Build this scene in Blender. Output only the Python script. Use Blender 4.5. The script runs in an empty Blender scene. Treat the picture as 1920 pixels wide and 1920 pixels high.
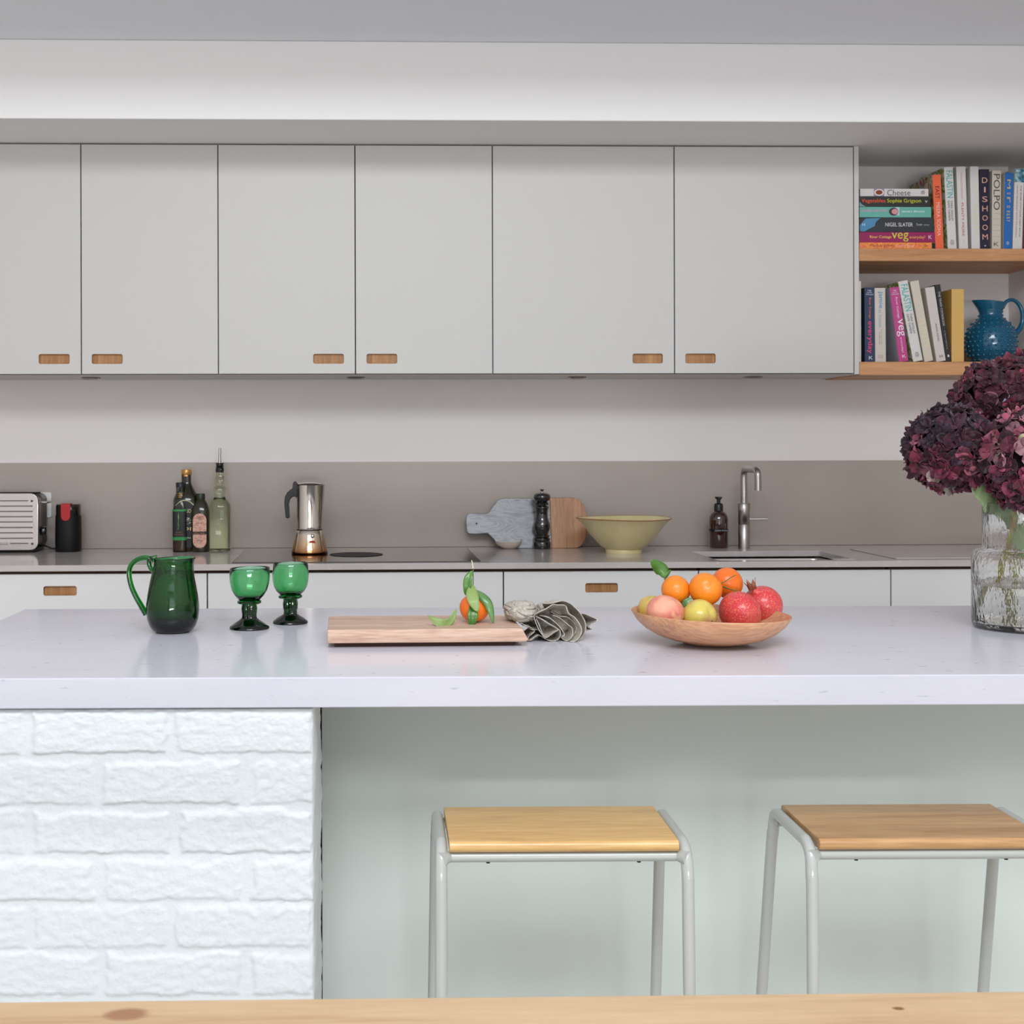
import bpy, bmesh, math, random
from math import sin, cos, pi, radians, sqrt
from mathutils import Vector, Matrix, noise
SC = bpy.context.scene
COL = SC.collection
# ------------------------------------------------------------------ camera
F, CX, CY, YAW, ROLL, H = 2502.14, 747.29, 834.59, 0.02896, 0.00275, 1.2698
cy_, sy_, cr_, sr_ = cos(YAW), sin(YAW), cos(ROLL), sin(ROLL)
cam_d = bpy.data.cameras.new('camera'); cam = bpy.data.objects.new('camera', cam_d); COL.objects.link(cam)
right = Vector((cy_, -sy_, 0)); fwd = Vector((sy_, cy_, 0)); up = Vector((0, 0, 1))
Rv = right*cr_ - up*sr_; Uv = right*sr_ + up*cr_
m = Matrix.Identity(4)
for i in range(3):
    m[i][0] = Rv[i]; m[i][1] = Uv[i]; m[i][2] = -fwd[i]
m[2][3] = H
cam.matrix_world = m
cam_d.sensor_width = 36; cam_d.lens = 36*F/1920
cam_d.shift_x = (960-CX)/1920; cam_d.shift_y = (CY-960)/1920
cam_d.clip_start = .05
cam_d.dof.use_dof = True; cam_d.dof.focus_distance = 2.6; cam_d.dof.aperture_fstop = 16
SC.camera = cam
def ray(px, py):
    dx, dy = px-CX, py-CY
    u = cr_*dx - sr_*dy; v = sr_*dx + cr_*dy
    xc, zc = u/F, -v/F
    return Vector((xc*cy_+sy_, -xc*sy_+cy_, zc))
def at_Y(px, py, Y):
    d = ray(px, py); t = Y/d.y
    return Vector((d.x*t, Y, H+d.z*t))
def at_Z(px, py, z):
    d = ray(px, py); t = (z-H)/d.z
    return Vector((d.x*t, d.y*t, z))
def mpp(Y):                      # metres per photograph pixel at a depth
    return Y/F
ZC = .91; YW = 4.707; YU = 4.378; YB = 4.076; YC = 4.054; ZU = 1.5015; ZT = 2.258; ZS = 1.2106; ZF = 2.498
YSP = YW-.012
XR = at_Y(1891, 600, YW).x; ZR = 3.75
XL = -3.0
# ------------------------------------------------------------------ materials
def lin(c):
    return tuple(((v/255)/12.92 if v/255 <= .04045 else ((v/255+.055)/1.055)**2.4) for v in c[:3])+(1,)
MATS = {}
def mat(name, c, rough=.5, metal=0, spec=.5, coat=0, trans=0, ior=1.45, sheen=0, var=None, bump=None, sss=0, emit=None, vol=None, crough=.05, mapscale=(1,1,1), spots=None):
    if name in MATS: return MATS[name]
    m = bpy.data.materials.new(name); m.use_nodes = True; nt = m.node_tree; N = nt.nodes; L = nt.links
    b = N['Principled BSDF']
    b.inputs['Base Color'].default_value = lin(c); b.inputs['Roughness'].default_value = rough
    b.inputs['Metallic'].default_value = metal; b.inputs['Specular IOR Level'].default_value = spec
    b.inputs['Coat Weight'].default_value = coat; b.inputs['Coat Roughness'].default_value = crough
    b.inputs['Transmission Weight'].default_value = trans; b.inputs['IOR'].default_value = ior
    b.inputs['Sheen Weight'].default_value = sheen
    if sss: b.inputs['Subsurface Weight'].default_value = sss; b.inputs['Subsurface Radius'].default_value = (.01,.005,.003)
    if emit: b.inputs['Emission Color'].default_value = lin(emit[0]); b.inputs['Emission Strength'].default_value = emit[1]
    tc = N.new('ShaderNodeTexCoord'); mp = N.new('ShaderNodeMapping'); mp.inputs['Scale'].default_value = mapscale
    L.new(tc.outputs['Object'], mp.inputs['Vector'])
    def nz(scale, detail=4, dist=0):
        n = N.new('ShaderNodeTexNoise'); n.inputs['Scale'].default_value = scale; n.inputs['Detail'].default_value = detail
        n.inputs['Distortion'].default_value = dist; L.new(mp.outputs[0], n.inputs['Vector']); return n
    last = None
    if var:                      # (colour2, scale, lo, hi)
        n = nz(var[1]); r = N.new('ShaderNodeValToRGB')
        r.color_ramp.elements[0].position = var[2]; r.color_ramp.elements[1].position = var[3]
        r.color_ramp.elements[0].color = lin(c); r.color_ramp.elements[1].color = lin(var[0])
        L.new(n.outputs['Fac'], r.inputs['Fac']); last = r.outputs['Color']
    if spots:                    # (colour, scale, lo, hi)
        n = nz(spots[1], 2); r = N.new('ShaderNodeMapRange')
        r.inputs[1].default_value = spots[2]; r.inputs[2].default_value = spots[3]
        mx = N.new('ShaderNodeMix'); mx.data_type = 'RGBA'; L.new(n.outputs['Fac'], r.inputs[0]); L.new(r.outputs[0], mx.inputs[0])
        if last is not None: L.new(last, mx.inputs[6])
        else: mx.inputs[6].default_value = lin(c)
        mx.inputs[7].default_value = lin(spots[0]); last = mx.outputs[2]
    if last is not None: L.new(last, b.inputs['Base Color'])
    if bump:                     # (scale, strength, distance)
        n = nz(bump[0], bump[3] if len(bump) > 3 else 4); bp = N.new('ShaderNodeBump')
        bp.inputs['Strength'].default_value = bump[1]; bp.inputs['Distance'].default_value = bump[2]
        L.new(n.outputs['Fac'], bp.inputs['Height']); L.new(bp.outputs[0], b.inputs['Normal'])
    if vol:                      # (colour, density)
        va = N.new('ShaderNodeVolumeAbsorption'); va.inputs['Color'].default_value = lin(vol[0]); va.inputs['Density'].default_value = vol[1]
        L.new(va.outputs[0], N['Material Output'].inputs['Volume'])
    MATS[name] = m; return m
def wood(name, c1, c2, axis='X', scale=1., rough=.45, grain=.6, coat=0, c3=None, planks=None, knots=None):
    m = bpy.data.materials.new(name); m.use_nodes = True; nt = m.node_tree; N = nt.nodes; L = nt.links; b = N['Principled BSDF']
    b.inputs['Roughness'].default_value = rough; b.inputs['Coat Weight'].default_value = coat; b.inputs['Coat Roughness'].default_value = .2
    tc = N.new('ShaderNodeTexCoord'); mp = N.new('ShaderNodeMapping')
    s = {'X': (1.2, 14, 14), 'Y': (14, 1.2, 14), 'Z': (14, 14, 1.2)}[axis]
    mp.inputs['Scale'].default_value = tuple(v*scale for v in s); L.new(tc.outputs['Object'], mp.inputs['Vector'])
    n1 = N.new('ShaderNodeTexNoise'); n1.inputs['Scale'].default_value = 2.2; n1.inputs['Detail'].default_value = 6; n1.inputs['Distortion'].default_value = .6
    n2 = N.new('ShaderNodeTexNoise'); n2.inputs['Scale'].default_value = 14; n2.inputs['Detail'].default_value = 4
    for n in (n1, n2): L.new(mp.outputs[0], n.inputs['Vector'])
    r = N.new('ShaderNodeValToRGB'); e = r.color_ramp.elements
    e[0].position = .35; e[0].color = lin(c1); e[1].position = .68; e[1].color = lin(c2)
    if c3: x = e.new(.5); x.color = lin(c3)
    mx = N.new('ShaderNodeMix'); mx.data_type = 'FLOAT'; mx.inputs[0].default_value = 1-grain
    L.new(n1.outputs['Fac'], mx.inputs[2]); L.new(n2.outputs['Fac'], mx.inputs[3])
    L.new(mx.outputs[0], r.inputs['Fac'])
    col = r.outputs['Color']
    if planks:                   # (axis index, plank width, contrast, offset)
        sp = N.new('ShaderNodeSeparateXYZ'); L.new(tc.outputs['Object'], sp.inputs[0])
        d = N.new('ShaderNodeMath'); d.operation = 'MULTIPLY_ADD'; d.inputs[1].default_value = 1/planks[1]; d.inputs[2].default_value = planks[3]+100
        L.new(sp.outputs[planks[0]], d.inputs[0])
        fl = N.new('ShaderNodeMath'); fl.operation = 'FLOOR'; L.new(d.outputs[0], fl.inputs[0])
        wn = N.new('ShaderNodeTexWhiteNoise'); wn.noise_dimensions = '1D'; L.new(fl.outputs[0], wn.inputs['W'])
        mr = N.new('ShaderNodeMapRange'); mr.inputs[3].default_value = 1-planks[2]; mr.inputs[4].default_value = 1+planks[2]*.4
        L.new(wn.outputs['Value'], mr.inputs[0])
        mm = N.new('ShaderNodeMix'); mm.data_type = 'RGBA'; mm.blend_type = 'MULTIPLY'; mm.inputs[0].default_value = 1
        L.new(col, mm.inputs[6]); cb = N.new('ShaderNodeCombineColor')
        for i in range(3): L.new(mr.outputs[0], cb.inputs[i])
        L.new(cb.outputs[0], mm.inputs[7]); col = mm.outputs[2]
    for (kx, ky, kr, kc) in (knots or []):
        vm = N.new('ShaderNodeVectorMath'); vm.operation = 'SUBTRACT'; vm.inputs[1].default_value = (kx, ky, 0); L.new(tc.outputs['Object'], vm.inputs[0])
        vs = N.new('ShaderNodeVectorMath'); vs.operation = 'MULTIPLY'; vs.inputs[1].default_value = (1/kr, 1.5/kr, 0); L.new(vm.outputs[0], vs.inputs[0])
        ns = N.new('ShaderNodeTexNoise'); ns.inputs['Scale'].default_value = 60; L.new(tc.outputs['Object'], ns.inputs['Vector'])
        ln = N.new('ShaderNodeVectorMath'); ln.operation = 'LENGTH'; L.new(vs.outputs[0], ln.inputs[0])
        ad = N.new('ShaderNodeMath'); ad.operation = 'MULTIPLY_ADD'; ad.inputs[1].default_value = .5; L.new(ns.outputs['Fac'], ad.inputs[0]); L.new(ln.outputs['Value'], ad.inputs[2])
        rr = N.new('ShaderNodeMapRange'); rr.inputs[1].default_value = 1.35; rr.inputs[2].default_value = .9; L.new(ad.outputs[0], rr.inputs[0])
        k = N.new('ShaderNodeMix'); k.data_type = 'RGBA'; L.new(rr.outputs[0], k.inputs[0]); L.new(col, k.inputs[6]); k.inputs[7].default_value = lin(kc); col = k.outputs[2]
    L.new(col, b.inputs['Base Color'])
    bp = N.new('ShaderNodeBump'); bp.inputs['Strength'].default_value = .15; bp.inputs['Distance'].default_value = .001
    L.new(n2.outputs['Fac'], bp.inputs['Height']); L.new(bp.outputs[0], b.inputs['Normal'])
    return m
def patch_mat(name, stops, scale, rough=.5, mapscale=(1,1,1), dist=0):
    m = bpy.data.materials.new(name); m.use_nodes = True; nt = m.node_tree; N = nt.nodes; L = nt.links; b = N['Principled BSDF']
    b.inputs['Roughness'].default_value = rough
    tc = N.new('ShaderNodeTexCoord'); mp = N.new('ShaderNodeMapping'); mp.inputs['Scale'].default_value = mapscale; L.new(tc.outputs['Object'], mp.inputs['Vector'])
    n = N.new('ShaderNodeTexNoise'); n.inputs['Scale'].default_value = scale; n.inputs['Detail'].default_value = 3; n.inputs['Distortion'].default_value = dist
    L.new(mp.outputs[0], n.inputs['Vector'])
    r = N.new('ShaderNodeValToRGB'); e = r.color_ramp.elements
    e[0].position, e[0].color = stops[0][0], lin(stops[0][1]); e[1].position, e[1].color = stops[-1][0], lin(stops[-1][1])
    for p, c in stops[1:-1]:
        x = e.new(p); x.color = lin(c)
    L.new(n.outputs['Fac'], r.inputs['Fac']); L.new(r.outputs['Color'], b.inputs['Base Color'])
    return m
# ------------------------------------------------------------------ object helpers
def thing(name, label, cat, loc=(0,0,0), rz=0, group=None):
    o = bpy.data.objects.new(name, None); COL.objects.link(o); o.location = loc; o.rotation_euler = (0,0,rz)
    o.empty_display_size = .05
    return tag(o, label, cat, group)
def tag(o, label, cat, group=None):
    o['label'] = label; o['category'] = cat
    if group: o['group'] = group
    return o
def new(name, bm, m, parent=None, smooth=False, loc=None, rot=None, bevel=0, seg=2, sub=0, autos=True, solid=0):
    bmesh.ops.recalc_face_normals(bm, faces=bm.faces)
    me = bpy.data.meshes.new(name); bm.to_mesh(me); bm.free()
    for mm in (m if isinstance(m, (list, tuple)) else [m]): me.materials.append(mm)
    o = bpy.data.objects.new(name, me); COL.objects.link(o)
    if parent is not None: o.parent = parent
    if loc is not None: o.location = loc
    if rot is not None: o.rotation_euler = rot
    if smooth:
        me.polygons.foreach_set('use_smooth', [True]*len(me.polygons)); me.set_sharp_from_angle(angle=radians(52))
    if solid:
        s = o.modifiers.new('s', 'SOLIDIFY'); s.thickness = solid; s.offset = 0
    if bevel:
        b = o.modifiers.new('b', 'BEVEL'); b.width = bevel; b.segments = seg; b.limit_method = 'ANGLE'; b.angle_limit = radians(40)
        me.polygons.foreach_set('use_smooth', [True]*len(me.polygons)); b.harden_normals = True
    if sub:
        s = o.modifiers.new('u', 'SUBSURF'); s.levels = sub; s.render_levels = sub
    return o
def struct(o): o['kind'] = 'structure'; return o
def B(): return bmesh.new()
def box(bm, x0, x1, y0, y1, z0, z1, mi=0):
    v = [bm.verts.new(p) for p in ((x0,y0,z0),(x1,y0,z0),(x1,y1,z0),(x0,y1,z0),(x0,y0,z1),(x1,y0,z1),(x1,y1,z1),(x0,y1,z1))]
    for f in ((0,3,2,1),(4,5,6,7),(0,1,5,4),(1,2,6,5),(2,3,7,6),(3,0,4,7)):
        q = bm.faces.new([v[i] for i in f]); q.material_index = mi
    return bm
def bx(*a): return box(B(), *a)
def rrect(w, h, r, n=6, cx=0, cz=0):
    r = min(r, w/2-1e-5, h/2-1e-5); pts = []
    for (sx, sz, a0) in ((1,1,0),(-1,1,90),(-1,-1,180),(1,-1,270)):
        for k in range(n+1):
            a = radians(a0+90*k/n); pts.append((cx+sx*(w/2-r)+r*cos(a), cz+sz*(h/2-r)+r*sin(a)))
    return pts
def plate(w, h, t, holes=(), outer=None, y0=0, plane='XZ'):
    """flat plate w x h centred on x, bottom at z=0, thickness t towards +y, with holes (list of loops)"""
    bm = B()
    def loop(pts):
        vs = [bm.verts.new((p[0], y0, p[1])) for p in pts]
        return [bm.edges.new((vs[i], vs[(i+1) % len(vs)])) for i in range(len(vs))]
    ed = loop(outer or [(-w/2,0),(w/2,0),(w/2,h),(-w/2,h)])
    for hl in holes: ed += loop(hl)
    bmesh.ops.triangle_fill(bm, edges=ed, use_beauty=True)
    bmesh.ops.dissolve_limit(bm, angle_limit=.01, verts=bm.verts, edges=bm.edges) if not holes else None
    g = bmesh.ops.extrude_face_region(bm, geom=list(bm.faces))
    for v in [x for x in g['geom'] if isinstance(x, bmesh.types.BMVert)]: v.co.y += t
    if plane == 'XY':
        for v in bm.verts: v.co = Vector((v.co.x, v.co.z, -v.co.y))
    return bm
def lathe(prof, n=48, sq=0, cx=0, cy=0, close=False, bm=None, sy=1, fn=None):
    bm = bm or B(); rings = []
    for (r, z) in prof:
        if r < 1e-6: rings.append([bm.verts.new((cx, cy, z))]); continue
        ring = []
        for k in range(n):
            a = 2*pi*k/n; c, s = cos(a), sin(a); q = 1
            if sq: q = 1/((abs(c)**sq+abs(s)**sq)**(1/sq))
            p = Vector((cx+r*q*c, cy+r*q*s*sy, z))
            if fn: p = fn(p, a)
            ring.append(bm.verts.new(p))
        rings.append(ring)
    def br(A, C):
        if len(A) == 1 and len(C) == 1: return
        for k in range(n):
            k2 = (k+1) % n
            if len(A) == 1: bm.faces.new((A[0], C[k2], C[k]))
            elif len(C) == 1: bm.faces.new((A[k], A[k2], C[0]))
            else: bm.faces.new((A[k], A[k2], C[k2], C[k]))
    for A, C in zip(rings, rings[1:]): br(A, C)
    if close: br(rings[-1], rings[0])
    return bm
def spline(pts, n=8):
    """Catmull-Rom through points"""
    P = [Vector(p) for p in pts]; out = []
    for i in range(len(P)-1):
        p0 = P[max(i-1,0)]; p1 = P[i]; p2 = P[i+1]; p3 = P[min(i+2, len(P)-1)]
        for k in range(n):
            t = k/n; out.append(.5*((2*p1)+(-p0+p2)*t+(2*p0-5*p1+4*p2-p3)*t*t+(-p0+3*p1-3*p2+p3)*t**3))
    out.append(P[-1]); return out
def tube(pts, r, n=12, caps=True, bm=None, flat=1., flatdir=None):
    bm = bm or B(); P = [Vector(p) for p in pts]; rr = r if isinstance(r, (list, tuple)) else [r]*len(P)
    if len(rr) != len(P):
        rr = [rr[min(int(i/(len(P)-1)*(len(rr)-1)), len(rr)-2)]*(1-(i/(len(P)-1)*(len(rr)-1)-min(int(i/(len(P)-1)*(len(rr)-1)), len(rr)-2)))+rr[min(int(i/(len(P)-1)*(len(rr)-1)), len(rr)-2)+1]*((i/(len(P)-1)*(len(rr)-1))-min(int(i/(len(P)-1)*(len(rr)-1)), len(rr)-2)) for i in range(len(P))]
    T = [(P[min(i+1,len(P)-1)]-P[max(i-1,0)]).normalized() for i in range(len(P))]
    u = T[0].orthogonal().normalized() if flatdir is None else (Vector(flatdir)-T[0]*Vector(flatdir).dot(T[0])).normalized()
    rings = []
    for p, t, q in zip(P, T, rr):
        u = (u-t*u.dot(t)).normalized(); w = t.cross(u)
        rings.append([bm.verts.new(p+(u*cos(2*pi*k/n)*flat+w*sin(2*pi*k/n))*q) for k in range(n)])
    for A, C in zip(rings, rings[1:]):
        for k in range(n): bm.faces.new((A[k], A[(k+1)%n], C[(k+1)%n], C[k]))
    if caps: bm.faces.new(rings[0][::-1]); bm.faces.new(rings[-1])
    return bm
def grid(fn, nu, nv, bm=None, cu=False, mi=0):
    bm = bm or B()
    V = [[bm.verts.new(fn(i/nu, j/nv)) for j in range(nv+1)] for i in range(nu if cu else nu+1)]
    for i in range(nu):
        for j in range(nv):
            i2 = (i+1) % len(V); f = bm.faces.new((V[i][j], V[i2][j], V[i2][j+1], V[i][j+1])); f.material_index = mi
    return bm
_txt = {}
def text(parent, name, s, x, z, w, h, m, y=-.0006, rot=0, keep=False, bold=0, ext=.0002):
    """writing that fills the box w x h centred on (x, z) facing -y; rot in degrees turns it in its plane"""
    key = (s, bold)
    if key not in _txt:
        cu = bpy.data.curves.new('t', 'FONT'); cu.body = s; cu.size = 1; cu.resolution_u = 3; cu.offset = bold
        o = bpy.data.objects.new('t', cu); COL.objects.link(o)
        dg = bpy.context.evaluated_depsgraph_get(); me = bpy.data.meshes.new_from_object(o.evaluated_get(dg))
        bpy.data.objects.remove(o); _txt[key] = me
    me = _txt[key].copy(); me.name = name
    xs = [v.co.x for v in me.vertices]; ys = [v.co.y for v in me.vertices]
    if not xs: return
    x0, x1, y0, y1 = min(xs), max(xs), min(ys), max(ys); sx = w/(x1-x0); sz = h/(y1-y0)
    if keep: sx = sz = min(sx, sz)
    a = radians(rot)
    for v in me.vertices:
        p = (v.co.x-(x0+x1)/2)*sx; q = (v.co.y-(y0+y1)/2)*sz
        v.co = Vector((x+p*cos(a)-q*sin(a), y, z+p*sin(a)+q*cos(a)))
    bm = B(); bm.from_mesh(me)
    if ext:
        g = bmesh.ops.extrude_face_region(bm, geom=list(bm.faces))
        for v in [q for q in g['geom'] if isinstance(q, bmesh.types.BMVert)]: v.co.y += ext
    return new(name, bm, m, parent)
def px_prof(rows, cy0, s):       # rows of (half width px, row px) -> (r, z) metres above base row
    return [(r*s, (cy0-y)*s) for r, y in rows]
RND = random.Random(4)
# ------------------------------------------------------------------ palette
M_WALL = mat('wall_paint', (229,223,220), .85, bump=(300,.03,.0005))
M_CEIL = mat('ceiling_paint', (244,246,251), .9)
M_BEAM = mat('beam_paint', (242,240,238), .9)
M_CAB = mat('cabinet_lacquer', (205,203,199), .42); M_BASE = mat('base_cabinet_lacquer', (234,233,232), .4)
M_GAP = mat('gap_ply_edge', (92,64,46), .7)
M_OAK = wood('oak_pull', (148,98,52), (196,146,92), 'Z', 1.2, .5)
M_SHELF = wood('oak_shelf', (176,122,80), (212,158,110), 'X', .8, .5)
M_SPL = mat('splash_stone', (174,163,153), .38, var=((168,156,147), 3, .3, .7))
M_CTR = mat('counter_stone', (196,188,184), .12, var=((206,199,196), 5, .35, .7), spots=((214,206,202), 60, .68, .72))
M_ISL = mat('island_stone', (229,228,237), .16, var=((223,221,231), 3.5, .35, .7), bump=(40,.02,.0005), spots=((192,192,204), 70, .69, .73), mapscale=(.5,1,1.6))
M_BRICK = mat('painted_brick', (219,225,227), .6, bump=(170,.5,.0016,8))
M_PANEL = mat('island_panel_paint', (216,224,218), .6)
M_DARK = mat('dark_void', (14,12,11), .9)
M_STEEL = mat('brushed_steel', (176,172,168), .28, 1)
M_CHROME = mat('chrome', (206,202,200), .06, 1)
M_BLACK = mat('black_plastic', (24,24,26), .35)
M_GLOSSBLK = mat('glossy_black', (14,13,14), .1, coat=1)
M_WHITE = mat('white_plastic', (226,226,224), .3)
# ------------------------------------------------------------------ room shell
YF = YC+.002
XP0, XP1 = XL, XR
struct(new('wall_back', bx(XL-.1, XR+.1, YW, YW+.1, 0, 2.7), M_WALL))
struct(new('wall_right', bx(XR, XR+.1, -8.0, YW, 0, ZR), M_WALL))
struct(new('wall_left', bx(XL-.1, XL, -8.0, YW, 0, ZR), M_WALL))
ZR = 3.75; YV = 3.35           # unseen roof raised nearer the camera than YV so skylight light falls more evenly
SKX0, SKX1, SKY0, SKY1 = -1.3, 1.6, -1.75, -.35
bm = B()
box(bm, XL-.1, XR+.1, YV, YW+.1, ZF, ZF+.2)
box(bm, XL-.1, XR+.1, YV, YV+.1, ZF+.2, ZR)
box(bm, XL-.1, XR+.1, SKY1, YV, ZR, ZR+.1); box(bm, XL-.1, XR+.1, -8.0, SKY0, ZR, ZR+.1)
box(bm, XL-.1, SKX0, SKY0, SKY1, ZR, ZR+.1); box(bm, SKX1, XR+.1, SKY0, SKY1, ZR, ZR+.1)
struct(new('ceiling', bm, M_CEIL))
struct(new('trim_1', bx(XL, XR, YF, YW, ZT, ZF), M_BEAM, bevel=.004))
struct(new('floor', bx(XL-.1, XR+.1, -8.1, YW+.1, -.05, 0), wood('floor_oak', (216,211,203), (232,227,220), 'Y', .5, .5, planks=(0,.14,.15,0))))
bm = B()                          # garden wall behind the camera with a wide glazed opening
WX0, WX1, WZ1 = -1.5, 2.28, 3.2
box(bm, XL-.1, WX0, -8.1, -8.0, 0, ZR); box(bm, WX1, XR+.1, -8.1, -8.0, 0, ZR); box(bm, WX0, WX1, -8.1, -8.0, WZ1, ZR)
struct(new('wall_front', bm, M_WALL))
bm = B()
for i in range(5):
    x = WX0+(WX1-WX0)*i/4; box(bm, x-.03, x+.03, -8.08, -8.02, 0, WZ1)
box(bm, WX0, WX1, -8.08, -8.02, WZ1-.06, WZ1); box(bm, WX0, WX1, -8.08, -8.02, 0, .06)
struct(new('window_1', bm, mat('frame_grey', (70,72,74), .4)))
bm = B()
box(bm, SKX0-.01, SKX1+.01, SKY0, SKY0+.04, ZR+.1, ZR+.16); box(bm, SKX0-.01, SKX1+.01, SKY1-.04, SKY1, ZR+.1, ZR+.16)
for i in range(5):
    x = SKX0+(SKX1-SKX0)*i/4; box(bm, x-.02, x+.02, SKY0, SKY1, ZR+.1, ZR+.16)
struct(new('window_2', bm, M_WHITE))
# splashback
o = new('splashback', bx(XL, XR-.001, YSP, YW-.0005, ZC+.0005, ZS), M_SPL, bevel=.001); tag(o, 'long low taupe stone splashback along the wall behind the worktop', 'splashback')
# ------------------------------------------------------------------ upper cabinets
DT = .018
def door(parent, w, h, pull_x, name='cabinet_door', pull_z=.0, pull_w=.1, pull_h=.032, m=None):
    """door hanging at local origin = bottom centre of the front face; pull centre given from that point"""
    hl = [rrect(pull_w, pull_h, .006, 5, pull_x, pull_z)] if pull_x is not None else []
    d = new(name, plate(w, h, DT, hl), m or M_CAB, parent, bevel=.0008, seg=1)
    if hl:
        bm = plate(1, 1, .001, [rrect(pull_w-.0012, pull_h-.0012, .0055, 5, pull_x, pull_z)], rrect(pull_w-.0001, pull_h-.0001, .006, 5, pull_x, pull_z))
        for v in bm.verts:
            if v.co.y > .0005: v.co.y = .0105
            else: v.co.y = .0012
        box(bm, pull_x-pull_w/2+.0004, pull_x+pull_w/2-.0004, .0105, .0115, pull_z-pull_h/2+.0004, pull_z+pull_h/2-.0004)
        new('finger_pull', bm, M_OAK, d)
    return d
ed = [at_Y(x, 500, YU).x for x in (152, 409, 666, 923.5, 1264.5, 1601)]
ed = [ed[0]-(ed[1]-ed[0])]+ed
GAP = .0035
pulls = {1: 101.5, 2: 201, 3: 616, 4: 716, 5: 1214.5, 6: 1313.5}
zp = at_Y(900, 672.5, YU).z-ZU-.003
groups = [(0,2),(2,4),(4,6)]
ulabels = ['white wall cabinet at the left edge, above the toaster and grinder', 'white wall cabinet with two narrow doors above the coffee pot and hob', 'white wall cabinet with two wide doors beside the bookshelves']
for gi, (a, b) in enumerate(groups):
    x0, x1 = ed[a], ed[b]; last = gi == 2
    xe = at_Y(1610.5, 500, YU).x
    t = thing('wall_cabinet', ulabels[gi], 'cabinet', ((x0+x1)/2, YU, ZU), 0, 'wall cabinets')
    hw = (x1-x0)/2; bm = B(); hh = ZT-ZU-.0008
    box(bm, -hw+.0003, hw-.0003, DT+.002, YW-YU-.001, .0, hh, 0)
    # raw plywood lining seen in the gaps
    new('body', bm, [M_CAB], t)
    new('edge_lipping', bx(-hw+.001, hw-.001, DT+.0005, DT+.0019, .001, hh-.001), M_GAP, t)
    for k in range(a, b):
        w = ed[k+1]-ed[k]-GAP; cxd = (ed[k]+ed[k+1])/2
        dd = door(t, w, hh-.007, at_Y(pulls[k+1], 672, YU).x-cxd, pull_z=zp)
        dd.location = (cxd-(x0+x1)/2, 0, .003)
    if last:
        new('end_panel', bx(hw+.001, hw+.001+(xe-x1)-.001, -.001, YW-YU-.001, -.001, hh), M_CAB, t, bevel=.0008, seg=1)
# puck lights
for k, (px, lab) in enumerate([(171, 'round downlight under the cabinets above the toaster'), (667, 'round downlight under the cabinets above the coffee pot'), (1078, 'round downlight under the cabinets above the marble board'), (1403, 'round downlight under the cabinets above the kitchen tap'), (1756, 'round downlight under the oak bookshelf')]):
    zz = ZU if px < 1700 else ZU+.0005
    c = at_Z(px, 708.0, zz)
    t = thing('under_cabinet_light', lab, 'light fitting', (c.x, min(c.y, YW-.16), zz), 0, 'under-cabinet lights')
    new('rim', lathe([(0.,-.0001),(.031,-.0001),(.032,-.003),(.030,-.006),(.025,-.0062),(.024,-.004),(0,-.004)], 32), M_STEEL, t, True)
    new('lens', lathe([(0,-.0045),(.0235,-.0045),(.0235,-.0052),(0,-.0052)], 32), mat('frosted_lens', (150,148,146), .5), t)
# shelves
XS0 = at_Y(1611, 600, YU).x+.0005
def shelf(name, ytop, ybot, label, back=YW-.001):
    z1 = at_Y(1760, ytop, YU).z; z0 = at_Y(1760, ybot, YU).z
    o = new('bookshelf', bx(XS0, XR-.0005, YU-.001, back, z0, z1), M_SHELF, bevel=.0008, seg=1)
    tag(o, label, 'shelf', 'oak shelves'); return z0, z1
_, ZSH1 = shelf('a', 466.2, 489.5, 'upper thick oak shelf carrying the stack and upper row of cookbooks')
_, ZSH2 = shelf('b', 678.3, 703.2, 'lower thick oak shelf carrying the leaning books and blue jug')
# ------------------------------------------------------------------ base cabinets and worktop
TH = .0185
SX0, SX1 = at_Z(1291, 1032.5, ZC).x, at_Z(1536, 1032.8, ZC).x
SY1 = at_Z(1536, 1032.8, ZC).y; SY0 = YC+.05
xs = [XL+.001, SX0, SX1, XR-.001]; ys = [YC, SY0, SY1, YSP-.0005]
def slab(xs, ys, z0, z1, hole, m, parent=None, name='worktop'):
    bm = B()
    outer = [(xs[0],ys[0]),(xs[-1],ys[0]),(xs[-1],ys[-1]),(xs[0],ys[-1])]
    hl = [rrect(hole[1]-hole[0], hole[3]-hole[2], .012, 4, (hole[0]+hole[1])/2, (hole[2]+hole[3])/2)] if hole else []
    bm = plate(1, 1, z1-z0, hl, outer)
    for v in bm.verts: v.co = Vector((v.co.x, v.co.z, z1-v.co.y))
    return new(name, bm, m, parent, bevel=.0012, seg=2)
o = slab([XL+.001, XR-.001], [YC, YSP-.0005], ZC-TH, ZC, (SX0, SX1, SY0, SY1), M_CTR, name='kitchen_worktop')
tag(o, 'long glossy taupe stone worktop running along the back wall', 'worktop')
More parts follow.
